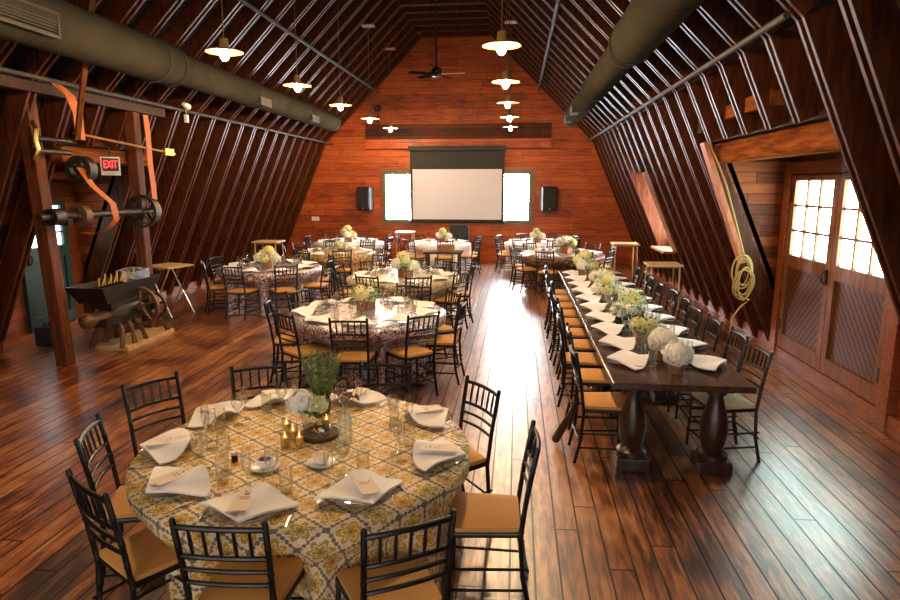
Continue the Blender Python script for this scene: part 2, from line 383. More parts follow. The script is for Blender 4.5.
def lower_skin(name, s, holes):
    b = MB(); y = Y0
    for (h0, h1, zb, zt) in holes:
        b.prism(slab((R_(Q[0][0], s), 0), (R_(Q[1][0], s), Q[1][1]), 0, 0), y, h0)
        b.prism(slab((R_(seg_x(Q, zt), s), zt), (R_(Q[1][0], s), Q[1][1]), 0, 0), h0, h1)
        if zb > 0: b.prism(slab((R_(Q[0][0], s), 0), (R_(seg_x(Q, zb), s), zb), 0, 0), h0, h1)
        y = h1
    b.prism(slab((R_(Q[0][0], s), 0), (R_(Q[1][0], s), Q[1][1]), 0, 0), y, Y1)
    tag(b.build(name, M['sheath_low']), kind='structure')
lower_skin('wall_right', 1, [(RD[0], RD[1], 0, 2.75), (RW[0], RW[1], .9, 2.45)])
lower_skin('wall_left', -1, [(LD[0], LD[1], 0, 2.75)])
def dormer(s, y0, y1, zb, zt, xw, tagname, wallmat, side='cheek'):
    xi0, xi1 = seg_x(P, zb), seg_x(P, zt)
    for y, yy in ((y0 - .05, y0), (y1, y1 + .05)):
        xo = max(xw + .02, seg_x(P, zb) + .02)
        tag(MB().prism([(R_(xi0 + .03, s), zb), (R_(xo, s), zb), (R_(xo, s), zt), (R_(xi1 + .03, s), zt)], y, yy).build('wall_dormer_side', M[side]), kind='structure')
    tag(MB().box((R_((xi1 + xw) / 2 + .13, s), (y0 + y1) / 2, zt + .03), (xw - xi1 - .04, y1 - y0 + .1, .06)).build('ceiling_dormer', M['sheath_low']), kind='structure')
    tag(MB().box((R_(xw + .03, s), (y0 + y1) / 2, (zb + zt) / 2), (.06, y1 - y0 + .1, zt - zb)).build('wall_dormer_' + tagname, wallmat), kind='structure')
    if zb > 0:
        tag(MB().box((R_((xi0 + xw) / 2, s), (y0 + y1) / 2, zb - .03), (abs(xw - xi0) + .3, y1 - y0, .05)).build('trim_sill', M['pale']), kind='structure')
XD = 5.25
dormer(1, RD[0], RD[1], 0, 2.75, XD, 'right', M['sidewall'])
dormer(1, RW[0], RW[1], .9, 2.45, XD, 'far_right', M['cheek'], 'pinkish')
dormer(-1, LD[0], LD[1], 0, 2.75, XD, 'left', M['sidewall'])

# frames (ribs): double boards at 0.61 m
def board2(b, a, c, depth, y):
    (x0, z0), (x1, z1) = a, c
    d = Vector((x1 - x0, z1 - z0)).normalized(); n = Vector((d.y, -d.x))
    mid = Vector(((x0 + x1) / 2 - CX, (z0 + z1) / 2 - 2.0))
    if n.dot(mid) < 0: n = -n
    q = [(x0, z0), (x1, z1), (x1 + n.x * depth, z1 + n.y * depth), (x0 + n.x * depth, z0 + n.y * depth)]
    for o in (-.05, .05): b.prism(q, y + o - .019, y + o + .019)
    q2 = [(x0 + n.x * .05, z0 + n.y * .05), (x1 + n.x * .05, z1 + n.y * .05), (x1 + n.x * depth, z1 + n.y * depth), (x0 + n.x * depth, z0 + n.y * depth)]
    b.prism(q2, y - .03, y + .03)
k = 0
for i in range(-13, 22):
    y = 5.1 + .61 * i
    if y > Y1 - .1: continue
    k += 1; b = MB()
    for s in (-1, 1):
        D = RD if s > 0 else LD
        lo = [(R_(5.24, s), .01), (R_(3.75, s), 3.4)]
        if D[0] - .03 < y < D[1] - .05 and not abs(y - D[0]) < .05: lo[0] = (R_(seg_x(P, 2.72), s), 2.72)
        if s > 0 and RW[0] - .03 < y < RW[1] - .05:
            board2(b, (R_(5.24, s), .01), (R_(seg_x(P, .85), s), .85), .24, y); lo[0] = (R_(seg_x(P, 2.45), s), 2.45)
        board2(b, lo[0], lo[1], .24, y)
        board2(b, (R_(3.75, s), 3.4), (R_(.95, s), 6.2), .20, y)
    board2(b, (R_(.97, -1), 6.2), (R_(.97, 1), 6.2), .2, y)
    tag(b.build('trim_%d' % k, M['rib']), kind='structure')
# slanted block boards between ribs and sheathing (left and right, low)
for s, nm, (h0, h1) in ((1, 'right', RD), (-1, 'left', LD)):
    for y0, y1 in ((Y0, h0), (h1, Y1)):
        tag(MB().box((R_(5.3, s), (y0 + y1) / 2, .07), (.10, y1 - y0, .14)).build('baseboard_' + nm, M['trimwood']), kind='structure')
    tag(MB().box((R_(5.215, s), (h0 + h1) / 2, .055), (.06, h1 - h0, .11)).build('baseboard_dormer_' + nm, M['trimwood']), kind='structure')

# far wall: windows, ledge
for i, (xa, xb) in enumerate(((-3.84, -2.9), (-.55, .37))):
    f = MB()
    z0, z1 = 1.2, 2.56; y = Y1 - .05
    for c, d in (((xa, y, (z0 + z1) / 2), (.07, .1, z1 - z0 + .07)), ((xb, y, (z0 + z1) / 2), (.07, .1, z1 - z0 + .07)), (((xa + xb) / 2, y, z0), (xb - xa, .1, .07)), (((xa + xb) / 2, y, z1), (xb - xa, .1, .07))): f.box(c, d)
    w = tag(f.build('window_%d' % (i + 1), M['greenframe']), kind='structure')
    MB().box(((xa + xb) / 2, Y1 - .02, (z0 + z1) / 2), (xb - xa, .02, z1 - z0)).build('pane', M['pane_far'], w)
    t_ = MB()
    for c, d in (((xa - .1, y + .03, (z0 + z1) / 2), (.12, .05, z1 - z0 + .3)), ((xb + .1, y + .03, (z0 + z1) / 2), (.12, .05, z1 - z0 + .3)), (((xa + xb) / 2, y + .03, z1 + .1), (xb - xa + .1, .05, .12)), (((xa + xb) / 2, y + .03, z0 - .1), (xb - xa + .1, .05, .12))): t_.box(c, d)
    t_.build('window_trim', M['trimwood'], w)
tag(MB().box((CX, Y1 - .09, 3.38), (5.3, .18, .26)).build('trim_ledge', M['gable']), kind='structure')
tag(MB().box((CX, Y1 - .05, 3.73), (5.3, .10, .42)).build('trim_dark_band', M['gable_dark']), kind='structure')  # strip of gable boards in darker colours above the ledge
# windows added in the unseen back wall as fill light from the camera side
for i in range(3):
    xc = CX + (i - 1) * 2.9; y = Y0 + .04; f = MB()
    for dx in (-.85, -.28, .28, .85): f.box((xc + dx, y, 1.9), (.06, .08, 1.9))
    for z in (.95, 1.9, 2.85): f.box((xc, y, z), (1.76, .08, .06))
    w = tag(f.build('window_%d' % (i + 3), M['doorwood']), kind='structure')
    MB().box((xc, Y0 + .02, 1.9), (1.7, .02, 1.9)).build('pane', M['pane_fill'], w)
# far right dormer window
f = MB(); xw = R_(5.24, 1)
yc = (RW[0] + RW[1]) / 2
for yy in (yc - .45, yc, yc + .45): f.box((xw - .03, yy, 1.7), (.06, .06, 1.2))
for z in (1.12, 1.7, 2.28): f.box((xw - .03, yc, z), (.06, .96, .06))
w = tag(f.build('window_6', M['doorwood']), kind='structure')
MB().box((xw - .01, yc, 1.7), (.02, .9, 1.14)).build('pane', M['pane_side'], w)

# double doors, right dormer
def leaf(num, s, y0, y1, z0, z1, zmid, cols, mwood, mpanel, mpane, handle_y, hinge_y=None):
    x = R_(XD - .03, s); b = MB(); st = .11
    b.box((x, y0 + st / 2, (z0 + z1) / 2), (.06, st, z1 - z0)); b.box((x, y1 - st / 2, (z0 + z1) / 2), (.06, st, z1 - z0))
    for z, h in ((z0 + .09, .18), (zmid - .07, .16), (z1 - .03, .06)): b.box((x, (y0 + y1) / 2, z), (.058, y1 - y0 - .02, h))
    d = tag(b.build('door_%d' % num, mwood), kind='structure')
    MB().box((x + .01 * s, (y0 + y1) / 2, (z0 + zmid) / 2), (.02, y1 - y0 - 2 * st, zmid - z0 - .2)).build('panel', mpanel, d)
    ya, yb, za, zb = y0 + st, y1 - st, zmid + .01, z1 - .06
    mu = MB()
    for i in range(1, cols): mu.box((x, ya + (yb - ya) * i / cols, (za + zb) / 2), (.05, .034, zb - za))
    for j in range(1, 3): mu.box((x, (ya + yb) / 2, za + (zb - za) * j / 3), (.04, yb - ya, .026))
    mu.build('muntin_grid', mwood, d)
    for i in range(cols):
        for j in range(3):
            cy = ya + (yb - ya) * (i + .5) / cols; cz = za + (zb - za) * (j + .5) / 3
            MB().box((x + .01 * s, cy, cz), (.01, (yb - ya) / cols - .02, (zb - za) / 3 - .02)).build('pane', mpane, d)
    if handle_y:
        MB().box((x - s * .04, handle_y, zmid - .14), (.02, .045, .17)).tube([(x - s * .05, handle_y, zmid - .07), (x - s * .085, handle_y, zmid - .10), (x - s * .085, handle_y, zmid - .18), (x - s * .05, handle_y, zmid - .21)], .009).build('handle', M['iron'], d)
    if hinge_y:
        hb = MB()
        for z in (z0 + .3, z1 - .25): hb.box((x - s * .035, hinge_y, z), (.012, .05, .14))
        hb.build('hinge', M['iron'], d)
    return d
leaf(1, 1, 7.29, 8.47, .12, 2.33, 1.33, 3, M['doorwood'], M['panelA'], M['pane_door'], 7.345, 8.44)
leaf(2, 1, 6.10, 7.28, .12, 2.33, 1.33, 3, M['doorwood'], M['panelB'], M['pane_door'], None, 6.13)
leaf(3, -1, 8.1, 9.05, .12, 1.98, 1.3, 2, M['teal'], M['teal'], M['pane_left'], 8.2)
fr = MB()
for y_ in (6.0, 8.57): fr.box((R_(XD - .04, 1), y_, 1.25), (.09, .17, 2.5))
fr.box((R_(XD - .04, 1), 7.285, 2.42), (.085, 2.5, .14)); tag(fr.build('trim_door_frame', M['trimwood']), kind='structure')
tag(MB().box((R_(4.36, 1), (RD[0] + RD[1]) / 2 - .02, 2.615), (.2, RD[1] - RD[0] - .12, .25)).build('timber_beam', M['beam'], bevel=.02), 'orange-brown log header running above the glazed double doors', 'beam')
tag(MB().box((R_(seg_x(P, 2.62) - .02, -1), (LD[0] + LD[1]) / 2, 2.60), (.2, LD[1] - LD[0] + .1, .2)).build('timber_beam', M['beam'], bevel=.03), 'log header above the green door, behind the machine frame', 'beam')
tag(MB().box((2.74, 8.56, 2.96), (.86, .2, .19)).build('timber_beam', M['post_dark'], bevel=.01), 'dark short timber stub sticking out above the yellow rope', 'beam')
tag(MB().bar((2.36, 6.25, 3.0), (2.36, 7.75, 3.0), .16, .15).build('timber_beam', M['beam'], bevel=.01), 'short reddish timber block above the log header of the double doors', 'beam')
tag(MB().bar((2.36, 8.50, 2.75), (2.93, 8.45, 1.22), .06, .17, (0, 1, 0)).build('timber_brace', M['pale']), 'pale pinkish leaning plank that the rope coil hangs on', 'plank')
# near uprights beside the camera on the right
# conduit pipes / rods along the roof
def pipe(name, x, z, y0, y1, r, label, mat='grille'):
    o = MB().tube([(x, y0, z), (x, y1, z)], r, 8).build(name, M[mat], smooth=True); return tag(o, label, 'pipe')
pipe('conduit_pipe', R_(3.66, 1), 3.43, 5.1, Y1, .027, 'straight grey pipe low along the door side roof frames')
pipe('conduit_pipe', R_(3.66, -1), 3.40, Y0, Y1, .024, 'straight grey pipe low along the machine side roof frames')
pipe('conduit_pipe', R_(2.26, 1), 4.82, Y0, Y1, .03, 'straight grey pipe high on the door side roof slope')
pipe('conduit_pipe', R_(2.26, -1), 4.82, Y0, Y1, .03, 'straight grey pipe high on the machine side roof slope')

# ------------------------------------------------------------------ ducts
def duct(s, z, y0, yb, ye, r0, r1, label):
    x = R_(2.98, s)
    d = thing('air_duct', label, 'duct', (x, y0, z))
    L0, L1 = yb - y0, ye - y0
    MB().tube([(0, 0, 0), (0, L0, 0), (0, L0 + .25, 0), (0, L1, 0)], [r0, r0, r1, r1], 36, cap=False).build('spiral_tube', M['duct'], d, True)
    MB().tube([(0, L0 - .03, 0), (0, L0 + .03, 0)], r0 + .012, 36).build('joint_band', M['duct'], d, True)
    e = MB().tube([(0, L1 - .05, 0), (0, L1, 0)], r1 + .015, 36, cap=False)
    e.build('end_ring', M['grille'], d, True)
    MB().tube([(0, L1 - .25, 0), (0, L1 - .24, 0)], r1 - .01, 24).build('end_damper', M['grille'], d)
    for yy in ((11.2, 14) if s < 0 else (13.0, 14.6)):
        q = MB().box((-s * .16, yy - y0, -.13), (.14, .5, .14)); q.build('outlet_box', M['grille'], d)
    for yy in (2, 5, 8, 11, 14):
        rr = (r0 if yy < yb else r1) + .01
        MB().tube([(rr * math.cos(t), yy - y0, rr * math.sin(t)) for t in [PI * i / 12 - 0 for i in range(-12, 13)]], .008, 6).build('hanger_strap', M['grille'], d)
    return d
dl = duct(-1, 3.80, Y0, 8.4, 16.0, .27, .215, 'large grey spiral duct hanging above the antique machine side')
duct(1, 3.80, Y0, 7.6, 15.6, .25, .205, 'large grey spiral duct hanging above the long table side')
g = MB(); gx, gz = .215, -.12
for zz in (-.19, .03): g.box((.26, 5.6 + 3.2, zz - .0), (.03, .75, .025))
for yy in (8.42, 9.18): g.box((.26, yy, -.08), (.03, .025, .24))
for i in range(7): g.box((.262, 8.8, -.17 + .03 * i), (.012, .74, .008))
g.build('side_grille', M['grille'], dl)

# ------------------------------------------------------------------ pendants, fan
def make_pendant(bulb, name='x'):
    r = thing('pendant_lamp', '', 'lamp')
    MB().tube([(0, 0, 0), (0, 0, 1.88)], .008, 6).build('rod', M['rust'], r)
    MB().lathe([(.0, .10), (.045, .10), (.055, .0), (.06, -.02), (.0, -.02)], n=20).build('socket_cap', M['enamel'], r, True)
    MB().lathe([(.055, .0), (.10, -.005), (.20, -.035), (.205, -.045), (.20, -.043), (.10, -.018), (.05, -.012)], n=40).build('shade', M['enamel'], r, True)
    MB().ball((0, 0, -.075), .048, 14, (1, 1, 1.25)).build('bulb', bulb, r, True)
    MB().box((0, 0, 1.89), (.26, .26, .03)).build('mounting_board', M['trimwood'], r)
    return r
pl1, pl2 = Proto(make_pendant(M['bulb'])), Proto(make_pendant(M['bulb_dim']))
ordw = ['first', 'second', 'third', 'fourth', 'fifth', 'sixth', 'seventh', 'eighth', 'ninth', 'tenth']
ys = [4.65, 7.0, 9.35, 11.65, 14.0, 16.3]
for s, side in ((-1, 'machine'), (1, 'door')):
    for i, y in enumerate(ys):
        dim = (s > 0 and i in (3, 5))
        (pl2 if dim else pl1).put((R_(1.53, s), y, 3.70), 0, ('%s dish pendant lamp, %s from the camera in the row on the %s side' % ('weakly lit' if dim else 'glowing', ordw[i], side)), 'pendant lamps in two rows')
f = thing('ceiling_fan', 'dark ceiling fan on a long rod before the far wall', 'fan', (CX, 13.6, 4.5))
MB().tube([(0, 0, 0), (0, 0, 1.72)], .016, 8).build('down_rod', M['black'], f)
MB().lathe([(0, .16), (.05, .15), (.11, .08), (.12, 0), (.09, -.05), (0, -.07)], n=24).build('motor', M['black'], f, True)
for i in range(5):
    a = i * 2 * PI / 5 - .12; R = Matrix.Rotation(a, 3, 'Z') @ Matrix.Rotation(.22, 3, 'X')
    MB().box(R @ V(.36, 0, .0), (.48, .12, .012), R).box(R @ V(.12, 0, 0), (.1, .03, .02), R).build('blade', M['whiteplastic'] if i == 0 else M['fanblade'], f)

# ------------------------------------------------------------------ far wall fittings
s_ = thing('projection_screen', 'pull-down projection screen, grey-white with deep black top border', 'screen', (-1.71, Y1 - .2, 1.16))
MB().box((0, -.07, 2.09), (2.78, .14, .13)).build('housing', M['blackcloth'], s_)
q = MB(); q.box((0, 0, 1.02), (2.70, .012, 2.02)); q.build('black_border', M['blackcloth'], s_)
q = MB(); q.box((0, -.009, .80), (2.56, .006, 1.42)); q.build('viewing_surface', M['screen'], s_)
MB().tube([(-1.39, 0, .02), (1.39, 0, .02)], .03, 10).build('weight_bar', M['plastic'], s_)
for x, z, nm in ((-4.39, 1.84, 'machine'), (.89, 1.84, 'long table')):
    p = thing('loudspeaker', 'black wall speaker beside the screen on the %s side' % nm, 'speaker', (x, Y1 - .22, z), -.2 if x < 0 else .2)
    MB().box((0, 0, 0), (.42, .32, .68)).build('cabinet', M['plastic'], p, bevel=.03)
    MB().box((0, -.165, .02), (.36, .02, .56)).build('grille', M['blackcloth'], p)
    MB().box((0, -.17, -.28), (.05, .012, .03)).build('badge', M['steel'], p)
    MB().box((0, .19, 0), (.1, .1, .2)).build('bracket', M['iron'], p)
o = thing('floor_speaker', 'black bass speaker on the floor under the screen', 'speaker', (-1.58, 17.5, 0))
MB().box((0, 0, .58), (.52, .45, 1.12)).build('cabinet', M['plastic'], o, bevel=.03)
MB().box((0, -.235, .6), (.44, .02, .95)).build('grille', M['blackcloth'], o)
o = thing('spotlight', 'small black spotlight on a pole above the far wall ledge', 'lamp', (-3.97, Y1 - .18, 3.52))
MB().tube([(0, 0, 0), (0, 0, .85)], .018, 8).build('pole', M['plastic'], o)
MB().tube([(0, .06, .86), (0, -.16, .82)], .09, 14).build('head', M['plastic'], o, True)
o = MB().box((-5.97, Y1 - .015, 1.24), (.22, .03, .12)).build('wall_plate', M['whiteplastic']); tag(o, 'white switch plate low on the far wall planks', 'switch plate')

# exit sign
o = thing('exit_sign', 'lit red EXIT sign in a grey frame behind the machine belts', 'sign', (-5.60, 8.3, 2.47), math.radians(33))
MB().box((0, 0, 0), (.24, .05, .25)).build('housing', M['dullsteel'], o)
MB().box((0, -.032, .02), (.20, .01, .17)).build('face', M['blackcloth'], o)
tc = bpy.data.curves.new('lettering', 'FONT'); tc.body = 'EXIT'; tc.size = .15; tc.extrude = .004; tc.align_x = 'CENTER'; tc.align_y = 'CENTER'
to = bpy.data.objects.new('lettering', tc); COL.objects.link(to); to.parent = o; to.location = (0, -.042, .02); to.rotation_euler = (PI / 2, 0, 0); tc.materials.append(M['red'])
me_ = bpy.data.meshes.new_from_object(to); COL.objects.unlink(to); to.parent = None
to = bpy.data.objects.new('lettering', me_); COL.objects.link(to); to.parent = o; to.location = (0, -.042, .02); to.rotation_euler = (PI / 2, 0, 0); to.scale = (.56, 1, 1)
if not me_.materials: me_.materials.append(M['red'])
MB().tube([(0, .03, .1), (0, .1, .25)], .01).build('bracket', M['iron'], o)
# clamp light on left pipe
o = thing('clamp_light', 'small pale spotlight clamped to the low pipe beyond the exit sign', 'lamp', (-5.36, 9.95, 3.40))
MB().tube([(.03, -.06, .09), (.03, .08, .06)], [.03, .055], 12).build('head', M['whiteplastic'], o, True)
MB().box((.03, 0, -.13), (.05, .05, .12)).build('driver_box', M['whiteplastic'], o)
MB().tube([(.03, 0, .08), (.03, 0, -.1)], .008).build('stem', M['steel'], o)

# ------------------------------------------------------------------ rope on the right
pts = [(2.34, 8.46, 3.08), (2.36, 8.36, 2.85), (2.40, 8.28, 2.66), (2.49, 8.24, 2.45), (2.60, 8.24, 2.2), (2.74, 8.22, 1.75), (2.86, 8.2, 1.35)]
b = MB(); b.tube(pts, .012, 8)
for i in range(7):
    rx, rz = .085 + .018 * (i % 3), .17 + .02 * (i % 4); lp = []
    for j in range(25):
        t = 2 * PI * j / 24; lp.append((2.88 + rx * math.sin(t) + .02 * math.sin(i * 2.1), 8.26 - .02 * i + .06 * math.sin(t + i) * .4, 1.12 + rz * math.cos(t) - .02 * i + .05 * math.sin(i)))
    b.tube(lp, .011, 6, cap=False)
b.tube([(2.82, 8.15, 1.1), (2.76, 8.15, .98), (2.78, 8.15, .85), (2.95, 8.14, .78), (2.86, 8.14, .7), (2.76, 8.14, .55), (2.75, 8.14, .35)], .011, 8)
tag(b.build('rope', M['rope'], smooth=True), 'yellow rope draped from the timber stub with a coil hanging on the plank', 'rope')

# ------------------------------------------------------------------ machinery on the left
def tpost(x, y, h, label):
    tag(MB().bar((x, y, 0), (x - (.14 if y < 8 else 0), y, h), .16, .16, (0, 1, 0)).build('timber_post', M['post'], bevel=.012), label, 'post')
tpost(-5.58, 7.02, 3.25, 'square timber post of the line shaft frame, closer to the camera')
tpost(-5.58, 8.86, 3.25, 'square timber post of the line shaft frame, beside the folding table')
tag(MB().box((-5.58, 8.0, 3.345), (.2, 3.2, .19)).build('timber_beam', M['post_dark'], bevel=.012), 'dark timber beam carried by the two machine frame posts', 'beam')
RX = Matrix.Rotation(PI / 2, 3, 'X')
def wheel(r, w, rim, spokes, c, mat, parent, name='pulley'):
    b = MB(); b.lathe([(r - rim, -w / 2), (r, -w / 2), (r, w / 2), (r - rim, w / 2), (r - rim, -w / 2)], c, 36, axis=RX)
    b.lathe([(.0, -w * .6), (.05, -w * .6), (.05, w * .6), (0, w * .6)], c, 16, axis=RX)
    for i in range(spokes):
        a = 2 * PI * i / spokes + .3; b.tube([Vector(c), Vector(c) + V(math.cos(a) * (r - rim / 2), 0, math.sin(a) * (r - rim / 2))], .017, 6)
    return b.build(name, M[mat], parent, True)
ls = thing('line_shaft', 'iron line shaft with spoked pulleys between the two timber posts', 'machine', (-5.42, 7.0, 1.84))
MB().tube([(0, -.35, 0), (0, 2.0, 0)], .045, 14).build('shaft', M['iron'], ls, True)
wheel(.13, .12, .04, 5, (0, .35, 0), 'rust', ls); wheel(.24, .07, .035, 5, (0, 1.66, 0), 'iron', ls); wheel(.2, .07, .03, 5, (0, 1.80, 0), 'rust', ls); wheel(.1, .16, .03, 4, (0, -.1, 0), 'iron', ls)
for yy in (.12, 1.93): MB().box((-.04, yy, -.03), (.14, .08, .16)).build('bearing', M['iron'], ls)
ms = thing('countershaft', 'upper iron countershaft with brass fittings on the near machine post', 'machine', (-5.40, 7.15, 2.62))
MB().tube([(-.1, -.35, .12), (-.1, .25, .12)], .03, 10).tube([(-.1, -.35, -.02), (-.1, .25, -.02)], .03, 10).build('rods', M['iron'], ms, True)
wheel(.17, .14, .06, 5, (0, .28, -.22), 'iron', ms)
MB().tube([(-.08, -.35, .3), (-.02, -.38, .22), (-.06, -.36, .1), (-.02, -.38, -.02), (-.1, -.36, -.12)], .028, 8).build('brass_yoke', M['brass'], ms, True)
MB().tube([(0, .2, .22), (.0, 2.5, .08)], .016, 8).build('brass_rod', M['brass'], ms, True)
MB().box((0, 2.3, .1), (.06, .25, .1)).build('rod_clamp', M['brass'], ms)
def belt(path, w, label):
    """flat leather strip following path; width along y"""
    b = MB(); n = len(path); vs = []
    for i, p in enumerate(path):
        p = Vector(p)
        for dy, dx in ((-w / 2, 0), (w / 2, 0), (w / 2, .008), (-w / 2, .008)): vs.append((p.x + dx, p.y + dy, p.z + dx * .3))
    fs = []
    for i in range(n - 1):
        for k in range(4): fs.append((i * 4 + k, i * 4 + (k + 1) % 4, (i + 1) * 4 + (k + 1) % 4, (i + 1) * 4 + k))
    fs += [(3, 2, 1, 0), tuple(range(4 * n - 4, 4 * n))]
    b.add(vs, fs); tag(b.build('leather_belt', M['belt'], smooth=True), label, 'belt')
belt([(-5.33, 7.05, 3.36), (-5.29, 7.2, 3.25), (-5.27, 7.28, 3.05), (-5.27, 7.28, 2.75)], .17, 'orange leather belt dropping from the beam by the near machine post')
belt([(-5.33, 7.3, 2.42), (-5.26, 7.4, 2.2), (-5.15, 7.6, 1.98), (-5.13, 7.62, 1.78), (-5.2, 7.55, 1.66), (-5.32, 7.45, 1.60), (-5.45, 7.4, 1.62)], .12, 'orange leather belt curling down from the countershaft to the line shaft')
belt([(-5.43, 8.96, 3.22), (-5.41, 8.95, 2.9), (-5.40, 8.93, 2.5), (-5.38, 8.93, 2.2), (-5.36, 8.9, 2.0)], .13, 'narrow orange leather belt hanging on the far machine post')
tag(MB().bar((-4.55, 6.8, 4.5), (-5.25, 7.2, 2.75), .055, .045).build('wooden_pole', M['post']), 'long slanting wooden shifter pole passing in front of the spiral duct', 'pole')
# antique mill
ml = thing('antique_mill', 'antique iron mill with hopper, flywheel and curved iron legs', 'machine', (-5.42, 7.0, 0))
MB().box((0, 1.25, .035), (.5, 1.15, .07)).build('plinth', M['lightwood'], ml, bevel=.006)
hp = MB(); top = [(-.26, .25), (.26, .25), (.26, 1.55), (-.26, 1.55)]; bot = [(-.2, .42), (.2, .42), (.2, 1.42), (-.2, 1.42)]
hp.add([(x, y, .93) for x, y in top] + [(x, y, .70) for x, y in bot] + [(x * .93, .9 + (y - .9) * .97, .93) for x, y in top] + [(x * .9, .92 + (y - .92) * .95, .72) for x, y in bot],
       [(0, 1, 5, 4), (1, 2, 6, 5), (2, 3, 7, 6), (3, 0, 4, 7), (8, 12, 13, 9), (9, 13, 14, 10), (10, 14, 15, 11), (11, 15, 12, 8), (0, 8, 9, 1), (1, 9, 10, 2), (2, 10, 11, 3), (3, 11, 8, 0), (12, 15, 14, 13), (4, 5, 6, 7)])
hp.build('hopper', M['iron'], ml)
MB().tube([(0, .62, .5), (0, .75, .5), (0, 1.2, .5), (0, 1.32, .5)], [.1, .19, .19, .1], 20).box((0, .9, .44), (.34, 1.0, .1)).box((0, .95, .66), (.3, .8, .1)).build('mill_body', M['iron'], ml, True)
wheel(.27, .06, .04, 5, (.22, 1.08, .55), 'rust', ml, 'flywheel')
o2 = wheel(.2, .05, .03, 5, (.2, 1.42, .5), 'iron', ml, 'flywheel')
MB().tube([(0, .3, .5), (0, .75, .5)], [.08, .1], 14).ball((0, .28, .5), .11, 12).build('gear_case', M['rust'], ml, True)
for (yy, dy) in ((.72, -.10), (1.05, .08), (1.45, .22), (.9, -.02)):
    for sx in (-1, 1):
        MB().tube([(sx * .1, yy, .42), (sx * .18, yy + dy * .3, .3), (sx * .2, yy + dy * .8, .18), (sx * .22, yy + dy * 1.2, .07)], [.034, .030, .026, .036], 8).build('leg', M['rust'], ml, True)
st = MB()
for i in range(13):
    y_ = .42 + i * .062; st.tube([(.1, y_, .93), (.12 + .02 * (i % 2), y_ + (.03 if i % 2 else -.02), 1.04 + .02 * (i % 3))], .009, 6)
tag(st.build('yellow_sticks', M['yellowrod'], loc=(-5.42, 7.0, 0)), 'row of slanted yellow sticks standing in the mill hopper', 'sticks', kind='stuff')
cl = MB()
for i in range(7):
    cl.tube([(.02 + .17 * math.cos(t), 1.28 + .28 * math.sin(t), .90 + .022 * i + .01 * math.sin(3 * t)) for t in [2 * PI * j / 28 for j in range(29)]], .011, 6, cap=False)
tag(cl.build('wire_coil', M['steel'], loc=(-5.42, 7.0, 0), smooth=True), 'loose coil of silvery wire lying on the antique mill', 'wire')
o = thing('black_case', 'small black case on the floor behind the timber post', 'case', (-6.55, 7.95, 0), .2)
MB().box((0, 0, .13), (.22, .26, .26)).build('case_body', M['plastic'], o, bevel=.015); MB().tube([(0, -.07, .26), (0, -.06, .31), (0, .06, .31), (0, .07, .26)], .01).build('handle', M['plastic'], o)
# tray jack stand on left
def tray_stand(loc, rz, label, h=.80, w=.55, d=.5, cross=True, group=None):
    t = thing('folding_stand', label, 'side table', loc, rz, group)
    MB().box((0, 0, h - .015), (w, d, .03)).build('table_top', M['lightwood'], t, bevel=.006)
    for sx in (-1, 1):
        if cross:
            MB().tube([(sx * w * .4, -d * .42, h - .03), (sx * w * .4, d * .42, .0)], .012, 8).build('leg', M['steel'], t)
            MB().tube([(sx * w * .44, d * .42, h - .03), (sx * w * .44, -d * .42, .0)], .012, 8).build('leg', M['steel'], t)
        else:
            for sy in (-1, 1): MB().tube([(sx * w * .4, sy * d * .4, h - .03), (sx * w * .44, sy * d * .44, 0)], .013, 8).build('leg', M['lightwood'], t)
    MB().box((0, 0, h - .05), (w * .9, .03, .04)).build('cross_rail', M['dullsteel'], t)
tray_stand((-5.95, 10.15, 0), 1.25, 'small folding table with crossed steel legs by the far machine post', .86, .55, .6)
tray_stand((-5.2, 12.75, 0), 0, 'pale-topped high table against the ribs behind the sequinned table', 1.06, .55, .5, False)
tray_stand((2.2, 13.0, 0), 0, 'pale-topped high table near the far wall beyond the long table', 1.06, .52, .5, False)
tray_stand((2.2, 9.6, 0), 0, 'pale-topped high table behind the door-side chairs of the long table', 1.06, .5, .45, False)
tray_stand((-2.95, 16.6, 0), 0, 'narrow high table near the far wall beside the white table', 1.0, .5, .4, False)

